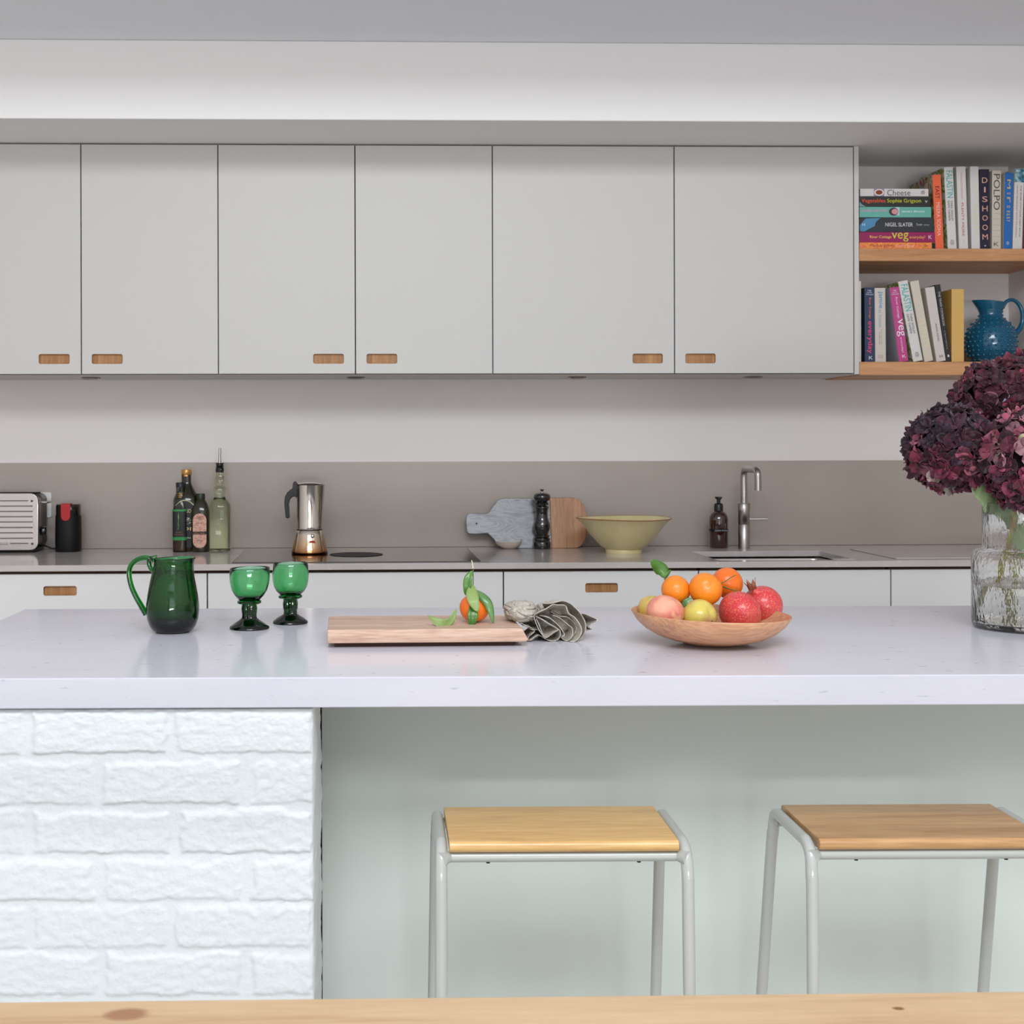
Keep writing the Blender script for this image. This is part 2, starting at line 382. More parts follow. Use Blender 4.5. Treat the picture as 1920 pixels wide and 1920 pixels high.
# sink
t = thing('kitchen_sink', 'steel sink set under the back worktop in front of the tap', 'sink', ((SX0+SX1)/2, (SY0+SY1)/2, ZC-TH-.2))
w, d = (SX1-SX0)/2+.006, (SY1-SY0)/2+.006
def sk(p, a): return p
bm = B(); rings = []
for (ix, z) in ((0,.1985),(0.004,.19),(.006,.03),(.03,.012)):
    lp = rrect(2*(w-ix), 2*(d-ix), .03, 5); rings.append([bm.verts.new((p[0], p[1], z)) for p in lp])
for A, C in zip(rings, rings[1:]):
    for k in range(len(A)): bm.faces.new((A[k], A[(k+1)%len(A)], C[(k+1)%len(A)], C[k]))
bm.faces.new(rings[-1])
new('basin', bm, M_STEEL, t, True, solid=.0012)
new('drain', lathe([(0,.0125),(.04,.0125),(.042,.0155),(.036,.0155),(.034,.0138),(0,.0138)], 32), M_CHROME, t, True)
# routed drainer grooves beside the sink
gx0, gx1 = at_Z(1592, 1030, ZC).x, at_Z(1790, 1028, ZC).x
t = thing('drainer_board', 'thin stone drainer board lying on the worktop right of the sink', 'drainer', ((gx0+gx1)/2, (SY0+SY1)/2+.03, ZC+.0003))
new('board', bx(-(gx1-gx0)/2, (gx1-gx0)/2, -.2, .2, 0, .004), M_CTR, t, bevel=.0015)
# base units
bed = [at_Y(x, 1110, YB).x for x in (388.7, 944, 1310, 1670.5)]
bed = [bed[0]-.9]+bed+[bed[3]+.6]
bed = [XL+.002]+bed
blabel = ['white base cabinet at the far left end under the worktop', 'white base cabinet with drawer pull below the toaster', 'white base cabinet with plain front below the hob', 'white base cabinet with drawer pull behind the linen cloth', 'white base cabinet with plain front below the sink', 'white base cabinet behind the glass vase with drawer pull at its middle']
bp = [None, 112.5, None, 1128, None, 1852]
ZD1 = at_Y(900, 1072.2, YB).z
for k in range(1, 6):
    x0, x1 = bed[k], bed[k+1]; cxm = (x0+x1)/2; hw = (x1-x0)/2
    t = thing('base_cabinet', blabel[k], 'cabinet', (cxm, YB, 0), 0, 'base cabinets')
    new('body', bx(-hw+.0003, hw-.0003, DT+.003, YW-YB-.001, .1, ZC-TH-(.0008 if k!=4 else .215)), M_GAP, t)
    new('plinth', bx(-hw+.0003, hw-.0003, .05, .066, 0, .0995), M_CAB, t)
    d = door(t, 2*hw-.004, .2, None if bp[k] is None else at_Y(bp[k], 1105, YB).x-cxm, 'drawer_front', .2-(ZD1-at_Y(1000,1102.8,YB).z), .1, .0285, M_BASE)
    d.location = (0, 0, ZD1-.2)
    d = door(t, 2*hw-.004, ZD1-.2-.0035-.105, None, 'cabinet_door', m=M_BASE); d.location = (0, 0, .105)
    if k == 4:
        new('back_rail', bx(-hw+.01, hw-.01, DT+.003, DT+.02, ZC-TH-.21, ZC-TH-.001), M_GAP, t)
# filler next to the right wall and far-left unit
o = new('filler_panel', bx(bed[6]+.002, XR-.001, YB, YB+DT, .0, ZD1), M_CAB); tag(o, 'narrow white filler panel between the last base cabinet and the right wall', 'panel')
t = thing('base_cabinet', blabel[0], 'cabinet', ((bed[0]+bed[1])/2, YB, 0), 0, 'base cabinets')
hw = (bed[1]-bed[0])/2
new('body', bx(-hw+.001, hw-.0003, DT+.003, YW-YB-.001, .1, ZC-TH-.0008), M_GAP, t); new('plinth', bx(-hw+.001, hw-.0003, .05, .066, 0, .0995), M_CAB, t)
d = door(t, 2*hw-.004, .2, None, 'drawer_front', m=M_BASE); d.location = (0,0,ZD1-.2)
d = door(t, 2*hw-.004, ZD1-.2-.0035-.105, None, 'cabinet_door', m=M_BASE); d.location = (0,0,.105)
# hob
c1, c2, c3, c4 = at_Z(463,1031,ZC), at_Z(875,1028.5,ZC), at_Z(898.5,1052,ZC), at_Z(438,1054,ZC)
hx0, hx1 = (c1.x+c4.x)/2, (c2.x+c3.x)/2; hy0, hy1 = YC+.045, (c1.y+c2.y)/2
t = thing('induction_hob', 'flat dark glass hob set in the worktop under the coffee pot', 'hob', ((hx0+hx1)/2, (hy0+hy1)/2, ZC+.0003))
w, d = (hx1-hx0)/2, (hy1-hy0)/2
bm = plate(1,1,.002,[],rrect(2*w,2*d,.004,3))
for v in bm.verts: v.co = Vector((v.co.x, v.co.z, .002-v.co.y))
new('glass_plate', bm, mat('hob_glass', (40,37,36), .14, spec=.9, coat=1), t)
bm = plate(1,1,.0012,[rrect(2*w,2*d,.004,3)],rrect(2*w+.005,2*d+.005,.006,3))
for v in bm.verts: v.co = Vector((v.co.x, v.co.z, .0012-v.co.y))
new('frame_edge', bm, mat('hob_edge', (46,40,38), .5), t)
ec = at_Z(668, 1041.3, ZC)
bm = lathe([(0,.0021),(.086,.0021),(.087,.0034),(.082,.0036),(.080,.0028),(0,.0028)], 48)
for v in bm.verts: v.co += Vector((ec.x-t.location.x, ec.y-t.location.y, 0))
new('vent_disc', bm, mat('vent_black', (22,20,20), .6), t)
# ------------------------------------------------------------------ island
IA = -0.02172
IO = Vector((0, 2.07183, 0))
ca, sa = cos(IA), sin(IA)
def isl(lx, ly, z=0):            # island frame -> world
    return Vector((IO.x+lx*ca-ly*sa, IO.y+lx*sa+ly*ca, z))
def to_isl(p):
    d = p-IO; return Vector((d.x*ca+d.y*sa, -d.x*sa+d.y*ca, p.z))
IX0 = to_isl(at_Z(47,1141.5,ZC)).x; IX1 = 1.82; ID = .882
ZB = .8625                       # underside of the island top
M_ISLE = mat('island_stone_edge_shaded', (203,202,212), .45, var=((196,195,206), 5, .35, .7), bump=(90,.25,.001), spots=((178,178,190), 70, .68, .74), mapscale=(.45,1,1.8))  # pitted edge finish, with shade put in its colour where light hits too brightly
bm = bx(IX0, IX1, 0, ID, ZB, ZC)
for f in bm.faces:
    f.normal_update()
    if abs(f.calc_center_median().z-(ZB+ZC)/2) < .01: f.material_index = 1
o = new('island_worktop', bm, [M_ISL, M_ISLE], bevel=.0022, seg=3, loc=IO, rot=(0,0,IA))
tag(o, 'thick pale lilac-white stone worktop of the kitchen island', 'worktop')
# painted brick pier (relief built from the courses)
PY = .012; PD = .188
px1 = to_isl(at_Y(588, 1500, 2.085)).x; SB = (2.072+PY)/F
def bxl(x): return px1-(588-x)*SB
def bzl(y): return H-(y-CY)*SB+.0   # near enough: roll is tiny at this range
rows = [(262,480,[(-600,115),(180,885),(935,1652)]), (525,745,[(-700,495),(550,1265),(1340,1655)]), (790,1005,[(-600,125),(190,890),(965,1650)]),
        (1045,1255,[(-700,495),(565,1270),(1335,1655)]), (1290,1505,[(-600,140),(190,890),(930,1650)]), (1540,1755,[(-700,510),(570,1270),(1335,1650)])]
cx2 = lambda v: bxl(v/2.823); cz2 = lambda v: bzl(1240+v/2.823)
BR = []
for (a, b, xs_) in rows:
    for (p, q) in xs_: BR.append((cx2(p), cx2(q), cz2(b), cz2(a)))
    # bricks further left, out of the frame
z = cz2(1755); k = 0
while z > .02:
    zt = z-.0165; zb_ = zt-.076; k += 1
    off = [(-600,130),(185,890),(940,1652)] if k % 2 else [(-700,500),(565,1268),(1336,1652)]
    for p, q in off: BR.append((cx2(p), cx2(q), max(zb_, -.01), zt))
    z = zb_
PX0 = IX0+.02; PTOP = ZB-.0035
rr = random.Random(11)
BRd = [(a, b, c, d, rr.uniform(-.0012, .0012), rr.uniform(-.5,.5)) for a, b, c, d in BR]
def relief(x, z):
    best = -1.
    wob = noise.noise(Vector((x*22, 0, z*22)))*.0058+noise.noise(Vector((x*75, 3, z*75)))*.0036
    jut = 0
    for (a, b, c, d, j, tl) in BRd:
        if x < a-.02 or x > b+.02 or z < c-.02 or z > d+.02: continue
        dd = min((x-a)*.9, (b-x)*.9, (z-c)*1.35, (d-z)*.62)+wob
        if dd > best: best = dd; jut = j+tl*.012*(z-(c+d)/2)
    s = max(0, min(1, (best+.002)/.0065)); s = s*s*(3-2*s)
    rough = noise.noise(Vector((x*60, 7, z*90)))*.0009+noise.noise(Vector((x*190, 9, z*230)))*.0006
    lump = noise.noise(Vector((x*12, 5, z*12)))*.0012
    return s*(.0034+jut*1.1+rough*1.45)+lump+rough*.45*(1-s)
nx, nz_ = 230, 300
bm = B()
W_ = px1-PX0
def edgeround(x, z):
    e = px1-x; rx = .004; q = 0
    if e < rx: q += (rx-sqrt(max(0, rx*rx-(rx-e)**2)))
    e = PTOP-z
    if e < rx: q += (rx-sqrt(max(0, rx*rx-(rx-e)**2)))*.6
    return q
V = []
for i in range(nx+1):
    x = PX0+W_*(1-(1-i/nx)**1.15); col = []
    for j in range(nz_+1):
        z = PTOP*(1-(1-j/nz_)**1.2)
        if j < 1: z = 0
        col.append(bm.verts.new((x, PY-relief(x, z)+edgeround(x, z), z)))
    V.append(col)
for i in range(nx):
    for j in range(nz_): bm.faces.new((V[i][j], V[i+1][j], V[i+1][j+1], V[i][j+1]))
# right flank
nd = 40; P2 = [V[nx]]
for d_ in range(1, nd+1):
    y = PY+.004+(PD-.004)*d_/nd
    P2.append([bm.verts.new((px1+.003*noise.noise(Vector((y*40, 1, v.co.z*14)))+.002*noise.noise(Vector((y*90, 2, v.co.z*60)))+(.002 if d_ < nd else 0), y+(.004*noise.noise(Vector((4, 2, v.co.z*45))) if d_ == nd else 0), v.co.z)) for v in V[nx]])
for a, b in zip(P2, P2[1:]):
    for j in range(nz_): bm.faces.new((a[j], b[j], b[j+1], a[j+1]))
# top, back, left faces
bl = [bm.verts.new((PX0, PY+PD, v.co.z)) for v in (V[0][0], V[0][nz_])]
bm.faces.new([v for v in V[0]]+[bl[1], bl[0]])
bm.faces.new([P2[nd][j] for j in range(nz_, -1, -1)]+[bl[0], bl[1]])
bm.faces.new([V[i][nz_] for i in range(nx+1)]+[P2[d_][nz_] for d_ in range(1, nd+1)]+[bl[1]])
o = new('brick_pier', bm, M_BRICK, smooth=True, loc=IO, rot=(0,0,IA))
tag(o, 'white painted rough brick pier holding up the left end of the island', 'pier')
# island cabinet behind the pier: long plain panel facing the stools
YPN = 2.45
pxl = to_isl(at_Y(603.6, 1500, YPN)); 
t = thing('island_cabinet', 'pale grey-green plain panelled island body behind the stools', 'cabinet', IO, IA)
new('front_panel', bx(pxl.x, IX1-.03, pxl.y, pxl.y+.018, 0.0, ZB-.0006), M_PANEL, t, bevel=.0006, seg=1)
new('body', bx(PX0+.02, IX1-.03, pxl.y+.06, ID-.03, .1, ZB-.0006), M_DARK, t)
bm = B(); box(bm, pxl.x+.002, IX1-.032, pxl.y+.018, pxl.y+.06, .0, ZB-.0008)
new('batten', bm, M_DARK, t)
new('plinth', bx(PX0+.03, IX1-.04, pxl.y+.1, ID-.08, 0, .1), M_CAB, t)
new('rear_front', bx(PX0+.021, IX1-.031, ID-.0295, ID-.012, .1, ZB-.006), M_CAB, t)
# ------------------------------------------------------------------ stools
M_TUBE = mat('stool_paint', (188,191,186), .28, coat=.5)
M_SEAT1 = wood('seat_oak', (212,164,102), (240,200,136), 'X', 1.0, .35, .5, coat=.4, c3=(226,183,118))
M_SEAT2 = wood('seat_oak_dark', (190,138,86), (234,188,132), 'X', 1.1, .35, .65, coat=.4, c3=(214,166,112), planks=(1, .068, .3, .35))
ZSEAT = .678
def stool(name, label, loc, rz, mseat, W, D, top_sp=.004):
    t = thing(name, label, 'stool', (loc.x, loc.y, 0), rz, 'stools at the island')
    # seat: local origin at the seat centre on the floor
    bm = B(); sec = []
    th = .017
    # cross section in y-z with rounded front and back edges
    lp = rrect(D, th, .0078, 6)
    nX = 24
    L_ = []
    for i in range(nX+1):
        x = -W/2+W*i/nX
        L_.append([bm.verts.new((x, p[0], ZSEAT-th/2+p[1]-.0*cos(x))) for p in lp])
    for a, b in zip(L_, L_[1:]):
        for k in range(len(lp)): bm.faces.new((a[k], a[(k+1)%len(lp)], b[(k+1)%len(lp)], b[k]))
    bm.faces.new(L_[0]); bm.faces.new(L_[-1][::-1])
    new('seat', bm, mseat, t, True, bevel=.0012, seg=2)
    R = .0092
    zf = ZSEAT-.0255; 
    for sx in (-1, 1):
        xb = sx*(W/2+.0115)
        yf, yb = -D/2+.002, D/2-.002
        zt = ZSEAT-.0105
        pts = [(xb+sx*.003, yf-.018, .012), (xb+sx*.001, yf-.005, ZSEAT-.12), (xb+sx*.001, yf-.002, ZSEAT-.055), (xb, yf+.006, zt-.014), (xb, yf+.026, zt-.0015), (xb, yf+.05, zt),
               (xb, yb-.04, zt), (xb, yb-.016, zt-.001), (xb, yb-.002, zt-.012), (xb+sx*.001, yb+.004, ZSEAT-.05), (xb+sx*.002, yb+.018, ZSEAT-.11), (xb+sx*.008, yb+.122, .012)]
        sp = spline(pts, 8)
        mid = len(sp)//2
        new('leg', tube(sp[:mid+1], R, 14), M_TUBE, t, True)
        new('leg', tube(sp[mid:], R, 14), M_TUBE, t, True)
        for (ly, zz, xx) in ((yf-.002, zf, xb+sx*.0015), (yb+.002, zf, xb+sx*.0015)):
            bm = tube([(xx-sx*.001, ly, zz), (xx-sx*.010, ly+(.011 if ly < 0 else -.011), zz)], [R*1.15, R*.98], 14); new('weld', bm, M_TUBE, t, True)
        # rubber feet
        new('foot_cap', tube([(pts[0][0]+sx*.0005, pts[0][1]-.001, 0), (pts[0][0], pts[0][1], .03)], R*1.15, 14), M_BLACK, t, True)
        new('foot_cap', tube([(pts[-1][0]+sx*.0005, pts[-1][1]+.001, 0), (pts[-1][0], pts[-1][1], .03)], R*1.15, 14), M_BLACK, t, True)
    for ly in (-D/2+.013, D/2-.013):
        new('seat_rail', tube([(-W/2-.009, ly, zf), (W/2+.009, ly, zf)], R*.86, 14), M_TUBE, t, True)
    zl = .2
    kx = (ZSEAT-.09-zl)/(ZSEAT-.09-.012)
    for ly in (-D/2-.003-.013*kx, D/2+.016+.104*kx):
        new('foot_rail', tube([(-W/2-.0125-.004*kx, ly, zl), (W/2+.0125+.004*kx, ly, zl)], R*.8, 12), M_TUBE, t, True)
    for px_ in (-.33, .33):
        new('screw', tube([(px_*W, -D/2+.013, zf-.0075), (px_*W, -D/2+.013, zf-.0093)], .003, 8), M_DARK, t)
    return t
def seat_pose(fl, fr, bl, br):
    P = [at_Z(x, y, ZSEAT) for x, y in (fl, fr, bl, br)]
    front = P[1]-P[0]; rz = math.atan2(front.y, front.x)
    back = P[3]-P[2]
    c = (P[0]+P[1]+P[2]+P[3])/4
    return c, math.atan2(front.y+back.y, front.x+back.x), front.length, ((P[2]+P[3])/2-(P[0]+P[1])/2).length
c, rz, W, D = seat_pose((840,1580),(1271,1577),(832,1511),(1229,1509.5)); print('stool1', c, rz, W, D)
stool('bar_stool', 'left wooden-topped stool at the middle of the island', c, rz, M_SEAT1, W, D)
c2_, rz2, W2, D2 = seat_pose((1533,1577),(1967,1574),(1464,1505),(1858,1504)); print('stool2', c2_, rz2, W2, D2)
stool('bar_stool', 'right stool with darker banded seat boards, cut by the right frame edge', c2_, rz2, M_SEAT2, W, D)
# ------------------------------------------------------------------ foreground table
zt_ = .75
pA, pB = at_Z(0,1878.5,zt_), at_Z(1920,1858.5,zt_)
ta = math.atan2(pB.y-pA.y, pB.x-pA.x); tc_ = (pA+pB)/2
t = thing('dining_table', 'pale pine table with knots, its far edge along the bottom', 'table', (tc_.x+.1, tc_.y, 0), ta)
kn = at_Z(238,1902,zt_); 
def to_t(p):
    d = p-Vector((tc_.x+.1, tc_.y, 0)); return (d.x*cos(ta)+d.y*sin(ta), -d.x*sin(ta)+d.y*cos(ta))
k1 = to_t(kn); k2 = to_t(at_Z(1685,1891,zt_))
M_PINE = wood('pine', (184,148,110), (214,182,144), 'X', .8, .45, .7, coat=.2, c3=(200,167,128), knots=[(k1[0], k1[1], .022, (158,112,78)), (k2[0], k2[1], .006, (130,86,52)), (k1[0]+.55, k1[1]-.3, .02, (176,120,86))])
new('tabletop', bx(-1.15, 1.15, -.86, 0, zt_-.028, zt_), M_PINE, t, bevel=.003, seg=3)
for sx in (-1, 1):
    for y in (-.8, -.06):
        new('leg', bx(sx*1.07-.035, sx*1.07+.035, y-.035, y+.035, 0, zt_-.0285), M_PINE, t, bevel=.003)
for y in (-.8, -.06): new('apron', bx(-1.034, 1.034, y-.011, y+.011, zt_-.12, zt_-.0285), M_PINE, t)
# ------------------------------------------------------------------ things on the back worktop
def place(cx, ybot, rpx=0, z=ZC, Yg=4.5, ymax=None):
    p = at_Z(cx, ybot-rpx*abs(H-z)/Yg, z)
    if ymax is not None and p.y > ymax:
        p = Vector((at_Y(cx, ybot, ymax).x, ymax, z))
    return p, p.y/F
def gmat(name, c, rough=.03, ior=1.47, vol=None, **k): return mat(name, c, rough, 0, .5, 0, 1, ior, vol=vol, **k)
G_GREEN = gmat('green_glass', (250,255,251), .015, 1.5, vol=((0,224,140), 480), bump=(55,.18,.002))
G_OLIVE = mat('olive_oil_glass', (26,22,8), .08, coat=.25, spec=.5, var=((46,40,14), 6, .3, .7))
G_CLEAR = gmat('pale_green_glass', (232,238,214), .03, 1.45)
G_AMBER = mat('amber_glass', (58,24,14), .1, coat=1, spec=.7, trans=.15)
# toaster
tb, s = place(40, 1036.3, ymax=4.54)
TXR = at_Y(72, 1000, tb.y).x; TW = .345
t = thing('toaster', 'chrome toaster with horizontal slots, cut by the left frame edge', 'toaster', (TXR-TW/2, tb.y, ZC))
hz = lambda y: (1036.3-y)*s
px_ = lambda x: at_Y(x, 980, tb.y).x-(TXR-TW/2)
ph0, ph1 = hz(1031.3), hz(925.8)
ys_ = [939.7,949.6,959.5,969.2,979,989.2,999.2,1009.4,1019]
hl = []
for i, y in enumerate(ys_):
    xr = px_(62 if 0 < i < 8 else 53.5); xl = -xr
    if i == 8:
        hl.append(rrect(xr-px_(19), .0026, .0013, 3, (xr+px_(19))/2, hz(y)-ph0)); hl.append(rrect(xr-px_(19), .0026, .0013, 3, -(xr+px_(19))/2, hz(y)-ph0))
    else: hl.append(rrect(xr-xl, .0026, .0013, 3, 0, hz(y)-ph0))
for f in hl: pass
o = new('front_panel', plate(1, 1, .004, hl, rrect(TW, ph1-ph0, .027, 8, 0, (ph1-ph0)/2)), M_CHROME, t, bevel=.0012, seg=2, loc=(0,-.004,ph0))
M_TBODY = mat('toaster_shell', (128,124,120), .3, .7)
bm = B(); lpA = rrect(TW-.006, ph1-ph0-.004, .026, 8, 0, ph0+(ph1-ph0)/2)
sec = [(0.0,.0),(.012,.0),(.018,-.006),(.118,-.006),(.124,0),(.137,0)]
rings = []
for (y, dx) in sec:
    rings.append([bm.verts.new((p[0]*(1+dx*2/TW), y, (p[1]-.06)*(1+dx*2/.19)+.06)) for p in lpA])
for a, b in zip(rings, rings[1:]):
    for k in range(len(a)): bm.faces.new((a[k], a[(k+1)%len(a)], b[(k+1)%len(b)], b[k]))
bm.faces.new(rings[0]); bm.faces.new(rings[-1][::-1])
new('body', bm, M_TBODY, t, True)
bm = B()
for sx in (-1,1): box(bm, sx*.085-.068, sx*.085+.068, .03, .052, ph1-.004, ph1+.0006); box(bm, sx*.085-.068, sx*.085+.068, .09, .112, ph1-.004, ph1+.0006)
new('bread_slots', bm, M_DARK, t)
new('base', bx(-TW/2+.012, TW/2-.012,   .004, .13, .0035, ph0+.006), M_BLACK, t, bevel=.003)
for sx in (-1,1):
    for y in (.02,.125): new('foot', lathe([(0,0),(.008,0),(.009,.004),(0,.004)], 16, cx=sx*(TW/2-.04), cy=y), M_BLACK, t)
for (x, y) in ((60.4,940),(61,1019.6)):
    for sx in (-1,1):
        bm = lathe([(0,0),(.0035,0),(.0038,.0015),(0,.0015)], 16); bmesh.ops.rotate(bm, verts=bm.verts, matrix=Matrix.Rotation(pi/2, 3, 'X')); bmesh.ops.translate(bm, verts=bm.verts, vec=(sx*px_(x), -.004, hz(y)))
        new('screw', bm, M_BLACK, t)
new('lever', tube([(TW/2-.004, .03, hz(943.5)), (TW/2+.02, .03, hz(943.5)), (TW/2+.026, .045, hz(943.5)), (TW/2+.026,.075,hz(943.3)), (TW/2+.018,.085,hz(943.3)), (TW/2-.004,.085,hz(943.3))], .0035, 10), M_CHROME, t, True)
new('lever_guide', bx(TW/2-.0055, TW/2-.0015, .022, .034, hz(992), hz(938)), M_STEEL, t)
bm = lathe([(0,0),(.014,0),(.0165,.003),(.015,.018),(.012,.021),(0,.021)], 24); bmesh.ops.rotate(bm, verts=bm.verts, matrix=Matrix.Rotation(pi/2, 3, 'Y')); bmesh.ops.translate(bm, verts=bm.verts, vec=(TW/2-.004, .045, hz(997)))
new('timer_knob', bm, M_GLOSSBLK, t, True)
text(t, 'logo', 'Dualit', px_(7), hz(1019.5), .032, .009, mat('engraving', (120,116,112), .4), y=-.0043)
cp = [(TW/2-.02,.1,.02),(TW/2+.0,.12,.012),(TW/2+.02,.12,.005),(TW/2+.045,.13,.004),(TW/2+.06,.137,.004),(TW/2+.05,.144,.006),(TW/2+.03,.147,.02)]
new('power_cord', tube(spline(cp, 6), .0028, 8), M_BLACK, t, True)
# wall socket
a = at_Y(97, 923, YSP); b = at_Y(97, 970, YSP)
t = thing('wall_socket', 'white double wall socket partly hidden behind the toaster', 'socket', (a.x-.073, YSP, b.z))
bm = plate(.146, a.z-b.z, .008, [], rrect(.146, a.z-b.z, .006, 4, 0, (a.z-b.z)/2), y0=-.0082)
new('plate', bm, M_WHITE, t, bevel=.001)
for sx in (-1,1):
    new('switch', bx(sx*.05-.006, sx*.05+.006, -.0112, -.008, .05, .068), M_WHITE, t, bevel=.0008)
    bm = B()
    for q in ((0,.034,.002,.004),(-.011,.02,.003,.002),(.011,.02,.003,.002)): box(bm, sx*.03+q[0]-q[2], sx*.03+q[0]+q[2], -.0086, -.008, q[1]-q[3], q[1]+q[3])
    new('pin_holes', bm, M_DARK, t)
# coffee grinder
p, s = place(128.5, 1035.5, 23)
t = thing('coffee_grinder', 'black coffee grinder with smoky lid and a red button tab', 'grinder', p)
hh = lambda y: (1034-y)*s
R = 23.3*s
new('body', lathe([(0,0),(R*.97,0),(R*1.0,.003),(R*1.01,.06),(R*.985,hh(967)),(R*.9,hh(967)),(0,hh(967))], 16, sq=2.6), mat('grinder_black', (13,13,14), .5, spec=.3), t, True)
M_SMOKE = gmat('smoked_plastic', (128,112,104), .05, 1.3)
new('lid', lathe([(0,hh(946)),(R*.88,hh(946)),(R*.95,hh(948.5)),(R*.96,hh(967)+.0005),(R*.9,hh(967)+.0005),(R*.89,hh(950)),(0,hh(948.5))], 48, sq=2.6), M_SMOKE, t, True)
new('blade_housing', lathe([(0,hh(966.8)),(R*.6,hh(966.8)),(R*.5,hh(958)),(0,hh(958))], 32), mat('grinder_inner', (70,58,52), .3, .5), t, True)
zt0, zt1 = hh(976), hh(944.3)
w = 17*s
pts = [(-w/2, zt1), (-w/2, zt0+w/2)]+[(w/2*cos(pi+pi*k/12), zt0+w/2+w/2*sin(pi+pi*k/12)) for k in range(1,12)]+[(w/2, zt0+w/2), (w/2, zt1)]
bm = plate(1,1,.004,[],pts, y0=-R-.004)
box(bm, -w/2, w/2, -R-.0035, -R*.2, zt1-.003, zt1)
o = new('button_tab', bm, mat('tab_red', (176,16,28), .4), t, bevel=.001)
# bottles
def bottle_things():
    # tall dark oil bottle at the back
    p, s = place(350, 1033, 0, ymax=4.647); s = p.y/F; y0 = 1032
    t = thing('oil_bottle', 'tall dark olive oil bottle with gold cap behind the two short bottles', 'bottle', p, 0, 'bottles by the hob')
    new('glass_body', lathe(px_prof([(0,y0),(22,y0),(24,y0-3),(24,942),(23.6,935),(20,926),(13.5,915),(9.5,907),(8.7,902),(8.7,890),(0,890)], y0, s), 48, sq=3), G_OLIVE, t, True)
    new('cap', lathe(px_prof([(0,892.6),(9.3,892.6),(9.3,890.4),(9.0,890),(9.6,889.5),(9.6,881.2),(8.8,880),(0,880)], y0, s), 32), mat('cap_gold', (200,150,84), .3, .6), t, True)
    r = 24.3*s; bm = B(); lp = rrect(36*s, (1024-937)*s, .008, 5, 0, (y0-1024)*s+(1024-937)*s/2)
    bm = plate(1,1,.0006,[],lp,y0=-r-.0006)
    lb = new('label', bm, mat('label_black', (26,26,24), .4), t)
    new('label_arch', tube([(x*s, -r-.0008, (y0-y)*s) for x, y in spline([(-17,944,0),(-8,938,0),(0,936,0),(9,939,0),(17,945,0)], 6) for _ in (0,)] if False else [(v.x*s, -r-.0008, (y0-v.y)*s) for v in spline([(-17,946,0),(-8,938.5,0),(0,936.5,0),(9,939,0),(17,946,0)], 6)], .0016, 6), mat('label_cream', (214,214,170), .5), lb)
    for yy, hh_, c in ((956,7,(214,196,150)),(971,5,(196,196,170)),(978,5,(150,156,140)),(989,6,(222,206,130)),(1006,2.5,(206,206,190))):
        text(lb, 'lettering', {956:'OLIO',971:'2',978:'O',989:'DI',1006:'EXTRA'}[yy], 4*s, (y0-yy)*s, 14*s, hh_*s, mat('ink%d' % yy, c, .5), y=-r-.0012)
    # balsamic
    p, s = place(338.6, 1034.8, 12, ymax=4.555); y0 = 1034
    t = thing('vinegar_bottle', 'slim bottle with black and green label, brown vinegar and dark cap', 'bottle', p, 0, 'bottles by the hob')
    gl = gmat('bottle_glass', (205,208,190), .04, 1.4)
    new('glass_body', lathe(px_prof([(0,y0),(13,y0),(13.8,y0-1.5),(13.9,958),(13.2,954),(11.5,944),(9.3,935),(7.6,932),(7.6,914),(0,914)], y0, s), 40, sq=4), gl, t, True)
    new('vinegar', lathe(px_prof([(0,y0-2),(12.6,y0-2),(12.7,962),(0,962)], y0, s), 32, sq=4), mat('vinegar_brown', (82,38,16), .15), t, True)
    new('cap', lathe(px_prof([(0,914.4),(8.2,914.4),(8.6,905.8),(7.8,905),(0,905)], y0, s), 24), mat('cap_navy', (28,28,40), .4), t, True)
    new('neck_sleeve', lathe(px_prof([(7.7,934),(8.2,933.8),(7.9,921),(7.7,921)], y0, s), 32), M_BLACK, t, True)
    for yy in (925, 928.5, 932): new('gold_band', lathe(px_prof([(8.0,yy+.6),(8.35,yy+.5),(8.35,yy-.5),(8.0,yy-.6)], y0, s), 32), mat('band_gold', (190,150,60), .3, .8), t, True)
    def wrap(n, y1, y2, m, e=.15): return new(n, lathe(px_prof([(13.95,y1),(13.95+e,y1),(13.95+e,y2),(13.95,y2)], y0, s), 40, sq=4, close=True), m, t, True)
    wrap('label_band', 958.3, 954.6, mat('label_green', (40,140,70), .4), .2); lb = wrap('label', 1006, 958.3, mat('label_ink', (22,24,28), .35)); wrap('label_band', 1012, 1006, MATS['label_green'], .2)
    r = -14.15*s-.0002
    bm = B()
    for q in (((-3.4,984),(-2.2,976),(-3.0,968),(-1.8,960),(-1.1,968),(-2.4,984)),((-4,993),(-2.5,989),(-2.1,985),(-3.0,980),(-1.4,985),(-2.2,991))): bm.faces.new([bm.verts.new((a*s, r, (y0-b)*s)) for a, b in q])
    new('leaf_mark', bm, mat('mark_green', (120,170,70), .4), lb, solid=.0002)
    text(lb, 'lettering', 'aceto', -2*s, (y0-997)*s, 11*s, 2*s, mat('ink_copper', (160,100,50), .4), y=r); text(lb, 'lettering', 'balsamico', -1*s, (y0-1001)*s, 16*s, 2.4*s, MATS['ink_copper'], y=r)
    # small olive oil bottle
    p, s = place(376.5, 1035.3, 14, ymax=4.56); y0 = 1034.3
    t = thing('oil_bottle', 'short olive oil bottle with green cap and pink pill-shaped label', 'bottle', p, 0, 'bottles by the hob')
    new('glass_body', lathe(px_prof([(0,y0),(15.8,y0),(16.8,y0-2),(16.8,962),(16,955),(13,946),(9,938.5),(7.4,936),(0,936)], y0, s), 40, sq=3.2), mat('oil_green_glass', (36,34,10), .08, coat=.25, spec=.5), t, True)
